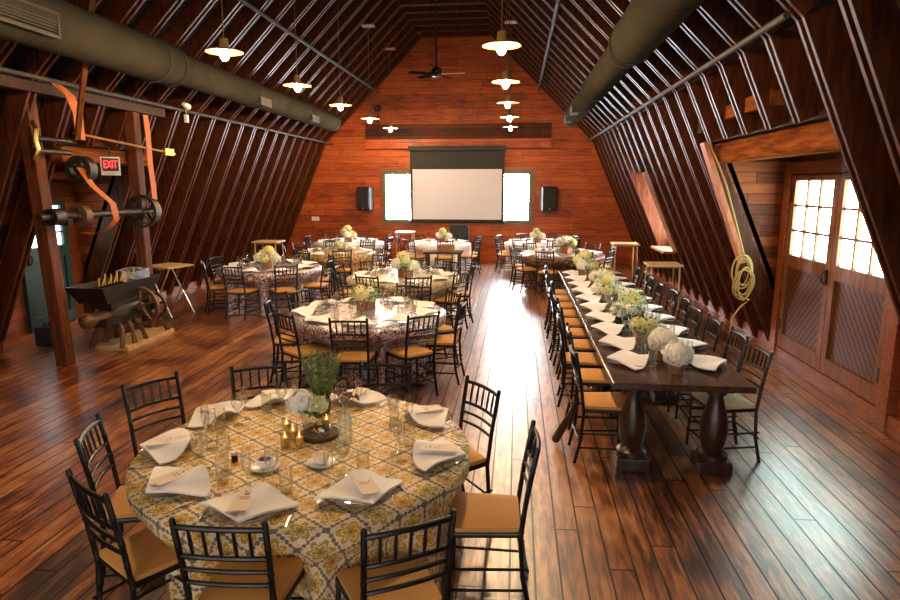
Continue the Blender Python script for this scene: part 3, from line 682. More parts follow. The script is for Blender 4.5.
# ------------------------------------------------------------------ chairs
def make_chair(cush, lean=0):
    r = thing('banquet_chair', '', 'chair')
    S = M['black']
    q = MB(); z = .425
    fw_, rw, yf, yr = .205, .18, .19, -.185
    q.add([(-fw_, yf, z), (fw_, yf, z), (rw, yr, z), (-rw, yr, z), (-fw_, yf, z + .03), (fw_, yf, z + .03), (rw, yr, z + .03), (-rw, yr, z + .03)],
          [(0, 1, 2, 3), (7, 6, 5, 4), (0, 4, 5, 1), (1, 5, 6, 2), (2, 6, 7, 3), (3, 7, 4, 0)])
    q.build('seat', S, r, bevel=.01)
    c = MB(); N = 8; vs = []
    for j in range(N + 1):
        for i in range(N + 1):
            u, v = i / N * 2 - 1, j / N * 2 - 1
            hx = (fw_ + (rw - fw_) * (1 - v) / 2) - .008; x = u * hx; y = v * .185
            e = max(abs(u), abs(v)) ** 4; vs.append((x * (1 - .02 * (abs(v) ** 6)), y * (1 - .02 * abs(u) ** 6), .498 - .018 * e + .004 * (1 - e)))
    fs = [(j * (N + 1) + i, j * (N + 1) + i + 1, (j + 1) * (N + 1) + i + 1, (j + 1) * (N + 1) + i) for j in range(N) for i in range(N)]
    rim = [i for i in range(N + 1)] + [(j + 1) * (N + 1) - 1 for j in range(1, N + 1)] + [N * (N + 1) + i for i in range(N - 1, -1, -1)] + [j * (N + 1) for j in range(N - 1, 0, -1)]
    base = len(vs)
    for i_ in rim: x, y, _ = vs[i_]; vs.append((x, y, .456))
    for a in range(len(rim)): b_ = (a + 1) % len(rim); fs.append((rim[b_], rim[a], base + a, base + b_))
    fs.append(tuple(base + a for a in range(len(rim))))
    c.add(vs, fs); c.build('cushion', cush, r, 'soft')
    def ringed(path, rr):
        # bamboo style post: small rings along the path
        P_ = [Vector(p) for p in path]; out = []; rad = []
        for a, b_ in zip(P_, P_[1:]):
            L = (b_ - a).length; n = max(1, int(round(L / .15)))
            for i in range(n):
                p0 = a + (b_ - a) * (i / n); d = (b_ - a).normalized()
                out += [p0, p0 + d * .006, p0 + d * .012]; rad += [rr, rr * 1.16, rr]
        out.append(P_[-1]); rad.append(rr)
        return out, rad
    for sx in (-1, 1):
        p, rd = ringed([(sx * .205, .185, 0), (sx * .19, .175, .43)], .0125); MB().tube(p, rd, 8).build('leg', S, r, True)
        p, rd = ringed([(sx * .178, -.245, 0), (sx * .175, -.20, .2), (sx * .176, -.185, .43), (sx * .18, -.215, .66), (sx * .186, -.262, .915)], .0135)
        p.append(Vector((sx * .187, -.264, .925))); rd.append(.009); MB().tube(p, rd, 8).build('leg', S, r, True)
    def yb(z): return -.185 - (.03 * (z - .43) / .23 if z < .66 else .03 + .047 * (z - .66) / .255)
    def xb(z): return .176 + .010 * (z - .43) / .48
    for z_, rr, nm, bow in ((.885, .0125, 'crest_rail', .02), (.745, .011, 'back_rail', .02), (.68, .010, 'back_rail', .02), (.615, .010, 'back_rail', .02)):
        X = xb(z_); MB().tube([(X * t, yb(z_) - bow * (1 - t * t), z_ + .006 * (1 - t * t)) for t in [i / 5 - 1 for i in range(11)]], rr, 8).build(nm, S, r, True)
    for i in range(5):
        t = (i + 1) / 3 - 1; MB().tube([(xb(.745) * t, yb(.745) - .02 * (1 - t * t), .745), (xb(.81) * t, yb(.81) - .02 * (1 - t * t), .815), (xb(.885) * t, yb(.885) - .02 * (1 - t * t), .885)], [.006, .0085, .006], 6).build('spindle', S, r, True)
    for z_ in (.15, .27): MB().tube([(-.197, .183, z_), (.197, .183, z_)], .0085, 6).build('stretcher', S, r, True)
    MB().tube([(-.178, -.22, .2), (.178, -.22, .2)], .0085, 6).build('stretcher', S, r, True)
    for sx in (-1, 1):
        for z_ in (.13, .25): MB().tube([(sx * .2, .183, z_), (sx * .177, -.225, z_)], .0085, 6).build('stretcher', S, r, True)
    return r
CH = Proto(make_chair(M['cushion'])); CHI = Proto(make_chair(M['lit_cushion']))
hours = ['twelve', 'one', 'two', 'three', 'four', 'five', 'six', 'seven', 'eight', 'nine', 'ten', 'eleven']
def oclock(a): return hours[int(round((90 - a) / 30.0)) % 12] + " o'clock"

# ------------------------------------------------------------------ tableware prototypes
def napkin_mesh():
    b = MB(); N, K = 12, 10; vs = []
    for lay, dz in ((0, .012), (1, .002)):
        for i in range(N + 1):
            a = math.radians(-53 + 106 * i / N)
            for k in range(K + 1):
                rr = .285 * k / K
                x = math.sin(a) * rr; y = math.cos(a) * rr
                z = dz + .034 + .020 * math.sin(a * 5 + 1) * (k / K) - .024 * (k / K) ** 3 * abs(a) - .012 * (1 - k / K) ** 2 + .008 * math.sin(x * 30) * (k / K) ** 2
                vs.append((x, y - .15, max(z, .004 + (0 if lay else .006))))
    W = K + 1; o2 = (N + 1) * W; fs = []
    for i in range(N):
        for k in range(K):
            q = (i * W + k, i * W + k + 1, (i + 1) * W + k + 1, (i + 1) * W + k)
            fs.append(q); fs.append(tuple(o2 + j for j in reversed(q)))
    for i in range(N): fs.append((i * W + K, o2 + i * W + K, o2 + (i + 1) * W + K, (i + 1) * W + K))
    for k in range(K):
        fs.append((k, o2 + k, o2 + k + 1, k + 1)); a_ = N * W; fs.append((a_ + k + 1, o2 + a_ + k + 1, o2 + a_ + k, a_ + k))
    return b.add(vs, fs)
def single(name, mb, mat, cat, smooth=True):
    o = mb.build(name, mat, None, smooth); o['category'] = cat; o['label'] = ''; return Proto(o)
NAP = single('napkin', napkin_mesh(), M['linen'], 'napkin'); NAPF = single('napkin', napkin_mesh(), M['linen_blue'], 'napkin')
PLATE = single('glass_plate', MB().lathe([(.0, .004), (.09, .004), (.10, .008), (.148, .018), (.15, .020), (.147, .021), (.10, .012), (.09, .008), (.0, .008)], n=32), M['glass'], 'plate')
mc = thing('menu_card', '', 'card')
MB().add([(-.045, -.10, .002), (.045, -.10, .002), (.045, .10, .006), (-.045, .10, .006), (-.045, -.10, .004), (.045, -.10, .004), (.045, .10, .008), (-.045, .10, .008)],
         [(0, 1, 2, 3), (7, 6, 5, 4), (0, 4, 5, 1), (1, 5, 6, 2), (2, 6, 7, 3), (3, 7, 4, 0)]).build('paper', M['card'], mc)
ik = MB()
for sx in (-1, 1): ik.bar((sx * .006, .062, .0083), (sx * .018, .070, .0085), .004, .0006)
ik.box((0, .045, .0077), (.026, .004, .001)); ik.box((0, .036, .0075), (.018, .002, .001))
for i in range(2): ik.box((0, .015 - .017 * i, .0068 - .0003 * i), (.05 - .008 * (i % 2), .002, .001))
ik.build('printing', M['ink'], mc)
MENU = Proto(mc)
TUMB = single('water_tumbler', MB().lathe([(.0, .002), (.030, .002), (.033, .13), (.031, .13), (.028, .012), (0, .012)], n=20), M['glass'], 'glass')
GOB = single('wine_glass', MB().lathe([(0, .003), (.034, .002), (.030, .006), (.005, .012), (.0045, .085), (.012, .095), (.034, .13), (.036, .16), (.030, .20), (.0285, .20), (.034, .16), (.031, .13), (.01, .10), (0, .098)], n=20), M['glass'], 'glass')
FLUT = single('champagne_flute', MB().lathe([(0, .003), (.031, .002), (.028, .005), (.005, .01), (.0045, .08), (.018, .11), (.024, .15), (.021, .22), (.0195, .22), (.022, .15), (.015, .11), (0, .09)], n=20), M['glass'], 'glass')
kn = MB().box((0, -.06, .003), (.012, .10, .005)).add([(-.007, -.01, .001), (.008, -.01, .001), (.008, .09, .001), (0, .11, .001), (-.006, .08, .001), (-.007, -.01, .003), (.008, -.01, .003), (.008, .09, .003), (0, .11, .003), (-.006, .08, .003)], [(0, 1, 2, 3, 4), (9, 8, 7, 6, 5), (0, 5, 6, 1), (1, 6, 7, 2), (2, 7, 8, 3), (3, 8, 9, 4), (4, 9, 5, 0)])
KNIFE = single('table_knife', kn, M['steel'], 'knife', False)
fk = MB().bar((0, -.1, .003), (0, .03, .004), .008, .003).box((0, .045, .004), (.022, .03, .003))
for i in range(4): fk.bar((-.009 + .006 * i, .058, .004), (-.009 + .006 * i, .1, .006), .0028, .0025)
FORK = single('table_fork', fk, M['steel'], 'fork', False)

def setting(c, out_ang, z, where, tname, rad, full=1, farm=False, seed=0):
    """one place: plate, napkin, menu, glasses.  out_ang points from the table centre to the guest"""
    rnd = random.Random(seed); a = math.radians(out_ang); o = V(math.cos(a), math.sin(a), 0); t = V(-o.y, o.x, 0)
    p = V(c[0], c[1], z) + o * rad; rz = a + PI / 2 + rnd.uniform(-.18, .18)
    G = 'place settings on the ' + tname
    if full >= 1: PLATE.put(p, 0, 'glass plate under napkin %s' % where, G + ', plates')
    (NAPF if farm else NAP).put(p + V(0, 0, .006) + (o * -.02 if farm else V(0, 0, 0)), rz, 'white linen napkin %s' % where, G + ', napkins', 1.14 if farm else 1)
    if full >= 2:
        MENU.put(p + V(0, 0, .055) + t * rnd.uniform(-.02, .02), rz + rnd.uniform(-.12, .12), 'beige menu card on napkin %s' % where, G + ', menus')
        FORK.put(p + t * .2 * -1, rz, 'steel fork %s' % where, G + ', forks')
        KNIFE.put(p + t * .2, rz, 'steel knife %s' % where, G + ', knives')
    TUMB.put(p - o * .19 + t * .10, 0, 'straight water tumbler %s' % where, G + ', tumblers')
    if full >= 1: GOB.put(p - o * .24 + t * .01, 0, 'stemmed wine glass %s' % where, G + ', wine glasses')
    if full >= 1: FLUT.put(p - o * .18 - t * .09, 0, 'slim champagne flute %s' % where, G + ', flutes')

# ------------------------------------------------------------------ round tables with cloth
def cloth(name, c, r, top, mat, label, chairs, ph=0, drop=.015, folds=22, seed=1):
    """chairs: list of (angle_deg, front_radius). flat centre then falling folds"""
    rn = random.Random(seed); b = MB(); n = 144; uv = []; rings = []
    for i in range(8): rings.append(('t', r * i / 7))
    for j in range(1, 16): rings.append(('d', j / 15))
    H = top - drop; vs = []
    for kind, q in rings:
        for k in range(n):
            th = 2 * PI * k / n
            if kind == 't':
                rr = max(q, 1e-4); z = top - (0.008 if q >= r - 1e-6 else 0); fl = rr
            else:
                z = top - .008 - (H - .008) * q; fl = r + H * q
                amp = .038 * min(1, q * 1.6)
                rr = r + .004 + .012 * q + amp * (math.sin(folds * th + ph) * .6 + math.sin(folds * .55 * th + ph * 2.3) * .5) * (1 if q > .02 else .3)
                for (ca, fr) in chairs:
                    d = abs((th - math.radians(ca) + PI) % (2 * PI) - PI)
                    lim = fr - .03; w = .30
                    if lim < rr:
                        s1 = 1 / (1 + math.exp((d - w) * 26)); s2 = 1 / (1 + math.exp(-(q - .22) * 30))
                        rr += (lim - .02 - rr) * s1 * s2 if rr > lim - .02 else 0
            vs.append((c[0] + rr * math.cos(th), c[1] + rr * math.sin(th), z)); uv.append((fl * math.cos(th), fl * math.sin(th)))
    m = len(rings)
    fs = [(i * n + k, i * n + (k + 1) % n, (i + 1) * n + (k + 1) % n, (i + 1) * n + k) for i in range(m - 1) for k in range(n)]
    b.add(vs, fs); b.uv = uv
    o = b.build('tablecloth', mat, None, 'all'); tag(o, label, 'tablecloth'); return o
def round_table(c, r, label):
    t = thing('round_table', label, 'table', (c[0], c[1], 0), 0)
    MB().lathe([(0, .70), (r - .02, .70), (r - .02, .74), (0, .74)], n=48).build('tabletop', M['boxwood'], t)
    for i in range(4):
        a = i * PI / 2 + .4; MB().tube([(.42 * math.cos(a), .42 * math.sin(a), 0), (.42 * math.cos(a), .42 * math.sin(a), .70)], .015, 8).build('leg', M['dullsteel'], t)
def place_round(c, r, key, cloth_label, mat, chairs, full, seats=None, seed=3, rad=None, exact=None):
    """chairs: list of (angle, top radius)"""
    round_table(c, r, 'round folding table hidden beneath the %s' % key)
    cloth('tablecloth', c, r, .755, mat, cloth_label, [(a, tr - .26 - .195) for a, tr in chairs], seed, seed=seed)
    for i, (a, tr) in enumerate(chairs):
        ar = math.radians(a); R = tr - .26
        if exact:
            x_, y_, fa = exact[i]
            CH.put((x_, y_, 0), math.radians(fa) - PI / 2, "black banquet chair at %s of the %s" % (oclock(a), key), 'chairs around the ' + key); continue
        CH.put((c[0] + R * math.cos(ar), c[1] + R * math.sin(ar), 0), ar + PI / 2 + random.uniform(-.05, .05), "black banquet chair at %s of the %s" % (oclock(a), key), 'chairs around the ' + key)
    for i, a in enumerate(seats if seats is not None else [q[0] for q in chairs]):
        setting(c, a, .757, "at %s of the %s" % (oclock(a), key), key, rad[i] if rad else r * .79, full, False, seed * 50 + i)

T1 = (-1.15, 3.22)
ex1 = [(-2.21, 3.69, -30), (-2.04, 3.07, 20), (-1.72, 2.60, 58), (-1.14, 2.39, 92), (-.52, 2.44, 120), (-.14, 3.12, -178), (-.41, 3.80, -143), (-1.74, 3.98, -66), (-.93, 4.12, -88)]
ch1 = [(math.degrees(math.atan2(y - T1[1], x - T1[0])), math.hypot(x - T1[0], y - T1[1]) + .26) for x, y, _ in ex1]
place_round(T1, .915, 'ochre front table', 'ochre and grey floral tablecloth on the front round table', M['floral'], ch1, 2, [153, -170, -131, -92, -50, -6, 38, 84, 123], 3, [.82, .76, .72, .73, .70, .76, .79, .78, .83], ex1)
def ring(ph, n, r): return [(((ph + i * 360 / n + 180) % 360) - 180, r) for i in range(n)]
T2 = (-1.70, 7.0); place_round(T2, .915, 'rose sequinned table', 'rose and silver sequinned tablecloth on the second round table', M['sequin'], ring(-86, 9, 1.13), 1, None, 4)
T4 = (-1.80, 9.9); place_round(T4, .915, 'grey floral table', 'grey and gold floral tablecloth on the round table in mid hall', M['floral2'], ring(-108, 9, 1.13), 1, None, 5)
T3 = (-4.42, 10.85); place_round(T3, .915, 'sequinned table beside the ribs', 'dusky rose sequinned tablecloth on the round table beside the wall ribs', M['sequin'], ring(-100, 8, 1.15), 1, None, 6)
T5 = (-3.95, 13.5); place_round(T5, .86, 'gold table', 'gold tablecloth on the round table before the white one', M['goldcloth'], ring(-68, 8, 1.13), 0, None, 7)
T6 = (-4.35, 16.0); place_round(T6, .915, 'white table beyond the gold one', 'white tablecloth on the round table beyond the gold one', M['whitecloth'], ring(-50, 8, 1.15), 0, None, 8)
T7 = (-1.95, 16.0); place_round(T7, .80, 'white table under the screen', 'white tablecloth on the round table under the screen', M['whitecloth'], ring(-25, 7, 1.10), 0, None, 9)
T8 = (1.0, 13.65); place_round(T8, .915, 'brown sequinned table', 'brown sequinned tablecloth on the round table beyond the long table', M['sequin_brown'], ring(-112, 9, 1.12), 0, None, 10)
T9 = (.55, 16.4); place_round(T9, .85, 'white table beyond the brown one', 'white tablecloth on the round table beyond the brown sequinned one', M['whitecloth'], ring(-160, 8, 1.10), 0, None, 11)

# small dark table under the screen table
sd = thing('small_table', 'small dark wooden table in front of the white table under the screen', 'table', (-1.62, 13.95, 0))
MB().box((0, 0, .735), (.86, .5, .05)).build('tabletop', M['farm'], sd, bevel=.006)
for sx in (-1, 1):
    for sy in (-1, 1): MB().box((sx * .36, sy * .18, .355), (.05, .05, .71)).build('leg', M['farm'], sd)
o = thing('wooden_crate', 'brown wooden planter crate on the small dark table', 'crate', (-1.55, 13.95, .76))
for sy in (-1, 1): MB().box((0, sy * .11, .07), (.36, .02, .14)).build('side_board', M['boxwood'], o)
for sx in (-1, 1): MB().box((sx * .17, 0, .07), (.02, .2, .14)).build('end_board', M['boxwood'], o)
MB().box((0, 0, .01), (.34, .2, .02)).build('bottom_board', M['boxwood'], o)
o = thing('black_box', 'black equipment box under the small dark table', 'box', (-1.72, 13.95, 0))
MB().box((0, 0, .2), (.32, .3, .4)).build('box_body', M['plastic'], o, bevel=.01); MB().box((0, 0, .41), (.34, .32, .02)).build('lid', M['plastic'], o)

# ------------------------------------------------------------------ long farm table
XL, XR = .74, 1.76; xc = (XL + XR) / 2
for i, (y0, y1) in enumerate(((4.56, 6.64), (6.66, 8.74), (8.76, 10.86))):
    t = thing('farm_table', 'dark plank table with turned baluster legs, %s of the three in the long row' % ('first', 'middle', 'last')[i], 'table', (xc, y0, 0), 0, 'farm tables end to end')
    L = y1 - y0
    MB().box((0, L / 2, .735), (XR - XL, L, .05)).build('tabletop', M['farm'], t, bevel=.006)
    MB().box((0, L / 2, .675), (.62, L - .5, .07)).build('apron', M['farm'], t)
    for yy in (.24, L - .24):
        for sx in (-1, 1):
            p = MB(); p.capl = True
            p.lathe([(.0, .11), (.118, .11), (.118, .15), (.095, .165), (.078, .19), (.092, .22), (.104, .30), (.105, .37), (.092, .45), (.068, .54), (.052, .60), (.056, .62), (.075, .63), (.075, .66), (.0, .66)], (sx * .31, yy, 0), 28)
            l = p.build('leg', M['turned'], t, True)
            MB().box((sx * .31, yy, .055), (.25, .25, .11)).build('plinth', M['turned'], l, bevel=.012)
            MB().box((sx * .31, yy, .685), (.2, .2, .05)).build('capital', M['turned'], l, bevel=.006)
fy = [5.12 + .58 * i for i in range(10)]
for i, y in enumerate(fy):
    w = '%s from near end' % ordw[i]
    CH.put((.74 + .03 * math.sin(i * 2.3), y - (.12 if i == 0 else 0), 0), -PI / 2 + random.uniform(-.06, .06), 'black banquet chair, aisle side of long table, %s' % w, 'chairs on the aisle side of the long table')
    CHI.put((1.72 + .03 * math.sin(i * 1.7), y, 0), PI / 2 + random.uniform(-.05, .05) + (.12 if i == 0 else 0), 'black banquet chair, door side of long table, %s' % w, 'chairs on the window side of the long table')
    for s, nm in ((-1, 'aisle'), (1, 'door')):
        setting((xc, y), 180 if s < 0 else 0, .762, 'on the %s side of long table, %s' % (nm, w), 'long table', .33, 1, True, 700 + i * 2 + s)
o = MB().tube([(.375, 5.20, .035), (.42, 5.06, .20), (.475, 4.89, .40), (.505, 4.80, .52)], [.036, .034, .022, .018], 12).build('black_club', M['black'], smooth=True)
tag(o, 'black tapered wooden club leaning on the first aisle-side chair of the long table', 'club')

# ------------------------------------------------------------------ flowers
def floret_ball(c, r, n, seed, size=.021, sc=(1, 1, .85)):
    rn = random.Random(seed); b = MB(); b.ball(c, r * .74, 12, sc)
    for i in range(n):
        z = 1 - 2 * (i + .5) / n; a = i * 2.39996; s = math.sqrt(max(0, 1 - z * z))
        d = V(s * math.cos(a) + rn.uniform(-.13, .13), s * math.sin(a) + rn.uniform(-.13, .13), z + rn.uniform(-.1, .1)).normalized()
        if d.z < -.75: continue
        rr = r * (.90 + .1 * rn.random() + .10 * math.sin(d.x * 5 + seed) * math.sin(d.y * 6 + seed * 2) + .05 * math.sin(d.z * 9)); p = Vector(c) + V(d.x * rr * sc[0], d.y * rr * sc[1], d.z * rr * sc[2])
        u = d.cross(V(.3, .5, .8)).normalized(); w = d.cross(u); ang = rn.random() * 3
        for k in range(4):
            t = ang + k * PI / 2; e = u * math.cos(t) + w * math.sin(t); f_ = u * math.cos(t + .7) + w * math.sin(t + .7); g_ = u * math.cos(t - .7) + w * math.sin(t - .7)
            b.add([p, p + g_ * size * .7 + d * .003, p + e * size + d * .006 * rn.random(), p + f_ * size * .7 + d * .003], [(0, 1, 2, 3)])
    return b
def leaves(b, c, r, n, seed, L=.07, w=.022, zup=.3):
    rn = random.Random(seed)
    for i in range(n):
        a = rn.random() * 2 * PI; e = rn.uniform(-.2, 1) * zup * 2
        d = V(math.cos(a), math.sin(a), e).normalized(); s = V(-math.sin(a), math.cos(a), 0); p = Vector(c) + d * r * rn.uniform(.5, 1)
        q = p + d * L; m = p + d * L * .5 + V(0, 0, .012)
        b.add([p, m - s * w, q - V(0, 0, .012), m + s * w, m + V(0, 0, -.004)], [(0, 1, 4), (1, 2, 4), (2, 3, 4), (3, 0, 4)])
    return b
def bouquet(kind, seed):
    r = thing('flower_arrangement', '', 'flowers'); rn = random.Random(seed)
    if kind == 'dome':       # one big white hydrangea in a wooden pot
        p = MB(); p.capl = True; p.lathe([(.048, 0), (.062, .09), (.056, .09), (.044, .01)], n=16); p.build('pot', M['boxwood'], r, True)
        floret_ball((0, 0, .155), .115, 280, seed).build('bloom', M['bloomwhite'], r, fix=False)
        leaves(MB(), (0, 0, .10), .05, 9, seed).build('leaves', M['leaf'], r, fix=False)
    else:
        MB().box((0, 0, .055), (.14, .14, .11)).build('box_planter', M['boxwood'] if kind != 'vase' else M['plastic'], r, bevel=.004)
        spec = {'mixed': [((-.08, -.03, .16), .075, 'bloomyellow'), ((.07, .05, .17), .085, 'bloomwhite'), ((.03, -.09, .14), .065, 'bloomwhite'), ((-.02, .07, .21), .07, 'bloomwhite'), ((-.03, -.02, .22), .05, 'bloomgreen')],
                'vase': [((-.08, 0, .16), .08, 'bloomwhite'), ((.08, .03, .18), .075, 'bloomyellow'), ((0, -.07, .17), .06, 'bloomwhite'), ((.01, .06, .22), .06, 'bloomgreen')],
                'gold': [((-.07, 0, .17), .085, 'bloomyellow'), ((.08, .02, .16), .075, 'bloomwhite'), ((.0, -.07, .14), .06, 'bloomgreen'), ((.0, .07, .19), .07, 'bloomyellow')],
                'tall': [((-.13, 0, .16), .08, 'bloomwhite'), ((.02, .02, .27), .08, 'bloomyellow'), ((.13, -.05, .15), .075, 'bloomwhite'), ((-.03, -.10, .15), .07, 'bloomyellow'), ((.06, .10, .19), .07, 'bloomwhite'), ((-.08, .08, .22), .06, 'bloomgreen')]}[kind]
        for (c, rad, m) in spec: floret_ball(c, rad, 110, seed + int(c[0] * 100)).build('bloom', M[m], r, fix=False)
        leaves(MB(), (0, 0, .13), .13, 44, seed, .09).build('leaves', M['leaf'], r, fix=False)
        leaves(MB(), (0, 0, .16), .15, 36, seed + 5, .08, .014, .5).build('pale_leaves', M['paleleaf'], r, fix=False)
    return Proto(r)
BQ = {k_: bouquet(k_, i * 7 + 3) for i, k_ in enumerate(('dome', 'mixed', 'vase', 'gold', 'tall'))}
names = ['first', 'second', 'third', 'fourth', 'fifth', 'sixth', 'seventh', 'eighth']
for i, (kd, x, y, a, sc_) in enumerate((('dome', 1.27, 4.86, 0, 1), ('dome', 1.24, 5.26, 1, 1.05), ('gold', 1.20, 5.80, 2, 1), ('vase', 1.16, 6.55, .4, 1.1), ('mixed', 1.32, 7.2, 1.5, 1.05), ('tall', 1.16, 8.0, .2, 1), ('mixed', 1.22, 8.9, 2.6, 1.1), ('tall', 1.12, 10.2, 1.2, 1.25))):
    what = {'dome': 'single white hydrangea dome in a small wooden pot', 'gold': 'yellow and white hydrangeas in a wooden box', 'vase': 'white flowers in a dark box', 'mixed': 'mixed cream hydrangeas and leaves in a wooden box', 'tall': 'heaped cream and yellow hydrangeas in a wooden box'}[kd]
    BQ[kd].put((x, y, .762), a, '%s, %s along the long table' % (what, names[i]), None, sc_)
for kd, c, dx, dy, key, sc_ in (('gold', T2, -.05, .12, 'rose sequinned table', 1.15), ('tall', T4, .05, -.1, 'grey floral table', 1.25), ('tall', T3, 0, -.1, 'sequinned table beside the ribs', 1.15), ('mixed', T5, .1, 0, 'gold table', .9), ('tall', T6, 0, 0, 'white table beyond the gold one', 1.3), ('tall', T7, .1, 0, 'white table under the screen', 1.15), ('mixed', T8, .1, .2, 'brown sequinned table', 1.4), ('tall', T9, 0, 0, 'white table beyond the brown one', 1.1)):
    BQ[kd].put((c[0] + dx, c[1] + dy, .757), random.random() * 3, 'cream and yellow flower centrepiece on the %s' % key, None, sc_)

# ------------------------------------------------------------------ centrepiece of the ochre table
ZT = .757
b = MB(); b.capl = True; b.lathe([(.11, 0), (.114, .012), (.11, .024)], n=28); o = b.build('log_slice', M['slab'], None, True, (-1.12, 3.37, ZT)); tag(o, 'dark round log slice under the centrepiece of the ochre table', 'wood slice')
hyd = thing('flower_arrangement', 'white hydrangea cluster in a glass pot on the ochre table', 'flowers', (-1.24, 3.53, ZT))
p = MB(); p.lathe([(.0, .003), (.045, .0), (.055, .09), (.052, .09), (.043, .006)], n=18); p.build('glass_pot', M['glass'], hyd, True)
floret_ball((-.04, -.02, .15), .085, 190, 5).build('bloom', M['bloomwhite'], hyd, fix=False)
floret_ball((.06, .0, .13), .055, 90, 6).build('bloom', M['bloomgreen'], hyd, fix=False)
leaves(MB(), (0, 0, .10), .06, 14, 9).build('leaves', M['leaf'], hyd, fix=False)
hb = thing('herb_pot', 'upright rosemary bunches behind the hydrangea on the ochre table', 'plant', (-1.22, 3.72, ZT))
p = MB(); p.capl = True; p.lathe([(.05, 0), (.062, .09), (.055, .09)], n=16); p.build('pot', M['slab'], hb, True)
rn = random.Random(4); st = MB(); nd = MB()
for i in range(27):
    cx_ = (-.07, .0, .09)[i % 3] + rn.uniform(-.022, .022); cy_ = rn.uniform(-.03, .03); h = rn.uniform(.27, .38)
    top = V(cx_ * 1.25 + rn.uniform(-.015, .015), cy_, .05 + h); st.tube([(cx_ * .3, cy_ * .4, .06), top], [.0025, .0015], 5)
    for k_ in range(46):
        q = k_ / 46; pp = V(cx_ * .3, cy_ * .4, .06).lerp(top, .15 + .85 * q); a = k_ * 2.4; d = V(math.cos(a), math.sin(a), .9).normalized() * .03; s2 = V(-math.sin(a), math.cos(a), 0) * .005
        nd.add([pp - s2, pp + s2, pp + d], [(0, 1, 2)])
st.build('stems', M['herb'], hb); nd.build('needles', M['herb'], hb, fix=False)
dv = thing('dried_flowers', 'brown dried flower sprigs standing in the clear bottle on the ochre table', 'flowers', (-.95, 3.30, ZT + .012))
st = MB(); hd = MB()
for i in range(12):
    a = i * 2.4; e = V(math.cos(a) * rn.uniform(.03, .09), math.sin(a) * rn.uniform(.03, .07), rn.uniform(.26, .36)); st.tube([(0, 0, .02), (0, 0, .2), e], .002, 5); hd.ball(e, rn.uniform(.010, .016), 8)
    hd.ball(e * .93 + V(.012, .01, 0), .009, 6)
st.build('stems', M['dried'], dv); hd.build('seed_heads', M['dried'], dv, True)
bt = MB().lathe([(0, .004), (.034, .002), (.036, .02), (.036, .11), (.028, .14), (.014, .17), (.013, .22), (.016, .225), (.0135, .225), (.011, .17), (.025, .138), (.033, .11), (.033, .01), (0, .01)], n=24).build('glass_bottle', M['bottle'], None, True, (-.95, 3.30, ZT)); bt.scale = (1.1, 1.1, 1.2); tag(bt, 'clear glass bottle holding dried sprigs on the ochre table', 'bottle')
tag(MB().lathe([(0, .003), (.034, .002), (.030, .006), (.005, .012), (.0045, .085), (.012, .095), (.040, .13), (.043, .16), (.036, .21), (.0345, .21), (.040, .16), (.037, .13), (.01, .10), (0, .098)], n=20).build('wine_glass', M['glass'], None, True, (-1.15, 3.38, ZT + .024)), 'stemmed glass on the log slice amid the ochre table candles', 'glass')
tag(MB().lathe([(0, .003), (.03, .003), (.055, .04), (.05, .075), (.04, .085), (.048, .075), (.052, .04), (.028, .008), (0, .008)], n=20).build('glass_bowl', M['glass'], None, True, (-1.085, 3.31, ZT + .024)), 'small round clear bowl on the log slice of the ochre table', 'bowl')
def candle():
    r = thing('candle_holder', '', 'candle')
    MB().lathe([(0, .003), (.026, .002), (.028, .085), (.026, .085), (.024, .01), (0, .01)], n=18).build('glass_cup', M['glass'], r, True)
    p = MB(); p.capl = True; p.lathe([(.02, .012), (.02, .055)], n=14); p.build('candle', M['wax'], r, True)
    MB().lathe([(.0005, .056), (.0035, .060), (.003, .066), (.0005, .074)], n=8).build('flame', M['flame'], r, True)
    return Proto(r)
CD = candle()
for (x, y, z_, lb) in ((-1.335, 3.40, 0, 'tea light in a glass cup beside the log slice on the ochre table'), (-1.26, 3.30, 0, 'tea light in a glass cup before the hydrangea on the ochre table'), (-1.27, 3.20, 0, 'tea light in a glass cup facing the coffee cup on the ochre table'), (-1.19, 3.21, 0, 'tea light in a glass cup facing the sugar bowl on the ochre table'), (-1.10, 3.43, .024, 'tea light in a glass cup at the back of the log slice')):
    CD.put((x, y, ZT + z_), 0, lb, 'tea lights of the ochre table')
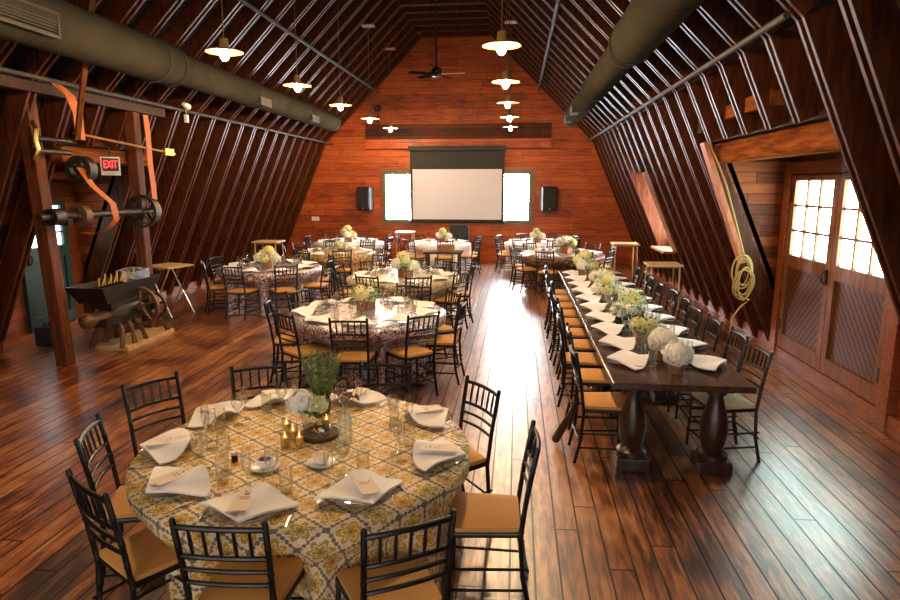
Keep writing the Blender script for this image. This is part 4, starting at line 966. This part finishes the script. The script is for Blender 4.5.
def cup(label, loc, fill, name, rz):
    sc = thing('saucer', 'white saucer under the ' + label, 'saucer', loc)
    MB().lathe([(0, .003), (.04, .003), (.075, .014), (.076, .016), (.04, .007), (0, .007)], n=28).build('dish', M['ceramic'], sc, True)
    t = thing(name, label, 'cup', (loc[0], loc[1], loc[2] + .0075), rz)
    MB().lathe([(0, .0), (.024, .0), (.038, .025), (.043, .05), (.041, .05), (.035, .025), (.02, .006), (0, .006)], n=28).build('bowl', M['ceramic'], t, True)
    p = MB(); p.lathe([(.0002, .042), (.039, .041)], n=28); p.build('contents', M[fill], t)
    if fill == 'coffee':
        MB().tube([(.041, 0, .042), (.062, 0, .04), (.065, 0, .025), (.04, 0, .015)], .004, 8).build('handle', M['ceramic'], t, True)
cup('white cup of dark coffee on the ochre table', (-1.27, 2.92, ZT), 'coffee', 'coffee_cup', .4)
cup('white bowl of pale sugar on the ochre table', (-1.0, 3.0, ZT), 'sugar', 'sugar_bowl', 0)
sp = thing('pepper_shaker', 'small dark pepper shaker with steel cap on the ochre table', 'shaker', (-1.47, 2.99, ZT))
MB().lathe([(0, 0), (.018, 0), (.016, .035), (0, .035)], n=14).build('body', M['iron'], sp, True); MB().lathe([(.017, .035), (.015, .052), (0, .056)], n=14).build('cap', M['steel'], sp, True)
tag(MB().lathe([(0, .003), (.035, .0), (.045, .03), (.043, .03), (.033, .005), (0, .006)], n=20).build('white_votive', M['ceramic'], None, True, (1.0, 4.98, .762)), 'small white votive bowl near the end of the long table', 'bowl')

# ------------------------------------------------------------------ camera, world, render look
cam = bpy.data.cameras.new('camera'); co = bpy.data.objects.new('camera', cam); COL.objects.link(co); SC.camera = co
cam.sensor_width = 36; cam.lens = 625 / 900 * 36; cam.clip_start = .05
th = math.atan(114 / 625); ph = math.atan(67 * math.cos(th) / 625)
co.location = (0, 0, 2.2); co.rotation_euler = (PI / 2 - th, 0, ph)
w = bpy.data.worlds.new('world'); SC.world = w; w.use_nodes = True
bg = w.node_tree.nodes['Background']; sky = w.node_tree.nodes.new('ShaderNodeTexSky'); sky.sky_type = 'NISHITA'; sky.sun_elevation = .7; sky.sun_disc = False
w.node_tree.links.new(sky.outputs[0], bg.inputs[0]); bg.inputs[1].default_value = .2
SC.view_settings.view_transform = 'Standard'; SC.view_settings.look = 'None'; SC.view_settings.gamma = 1; SC.view_settings.use_curve_mapping = False
SC.view_settings.exposure = .42
SC.cycles.max_bounces = 8; SC.cycles.transparent_max_bounces = 16
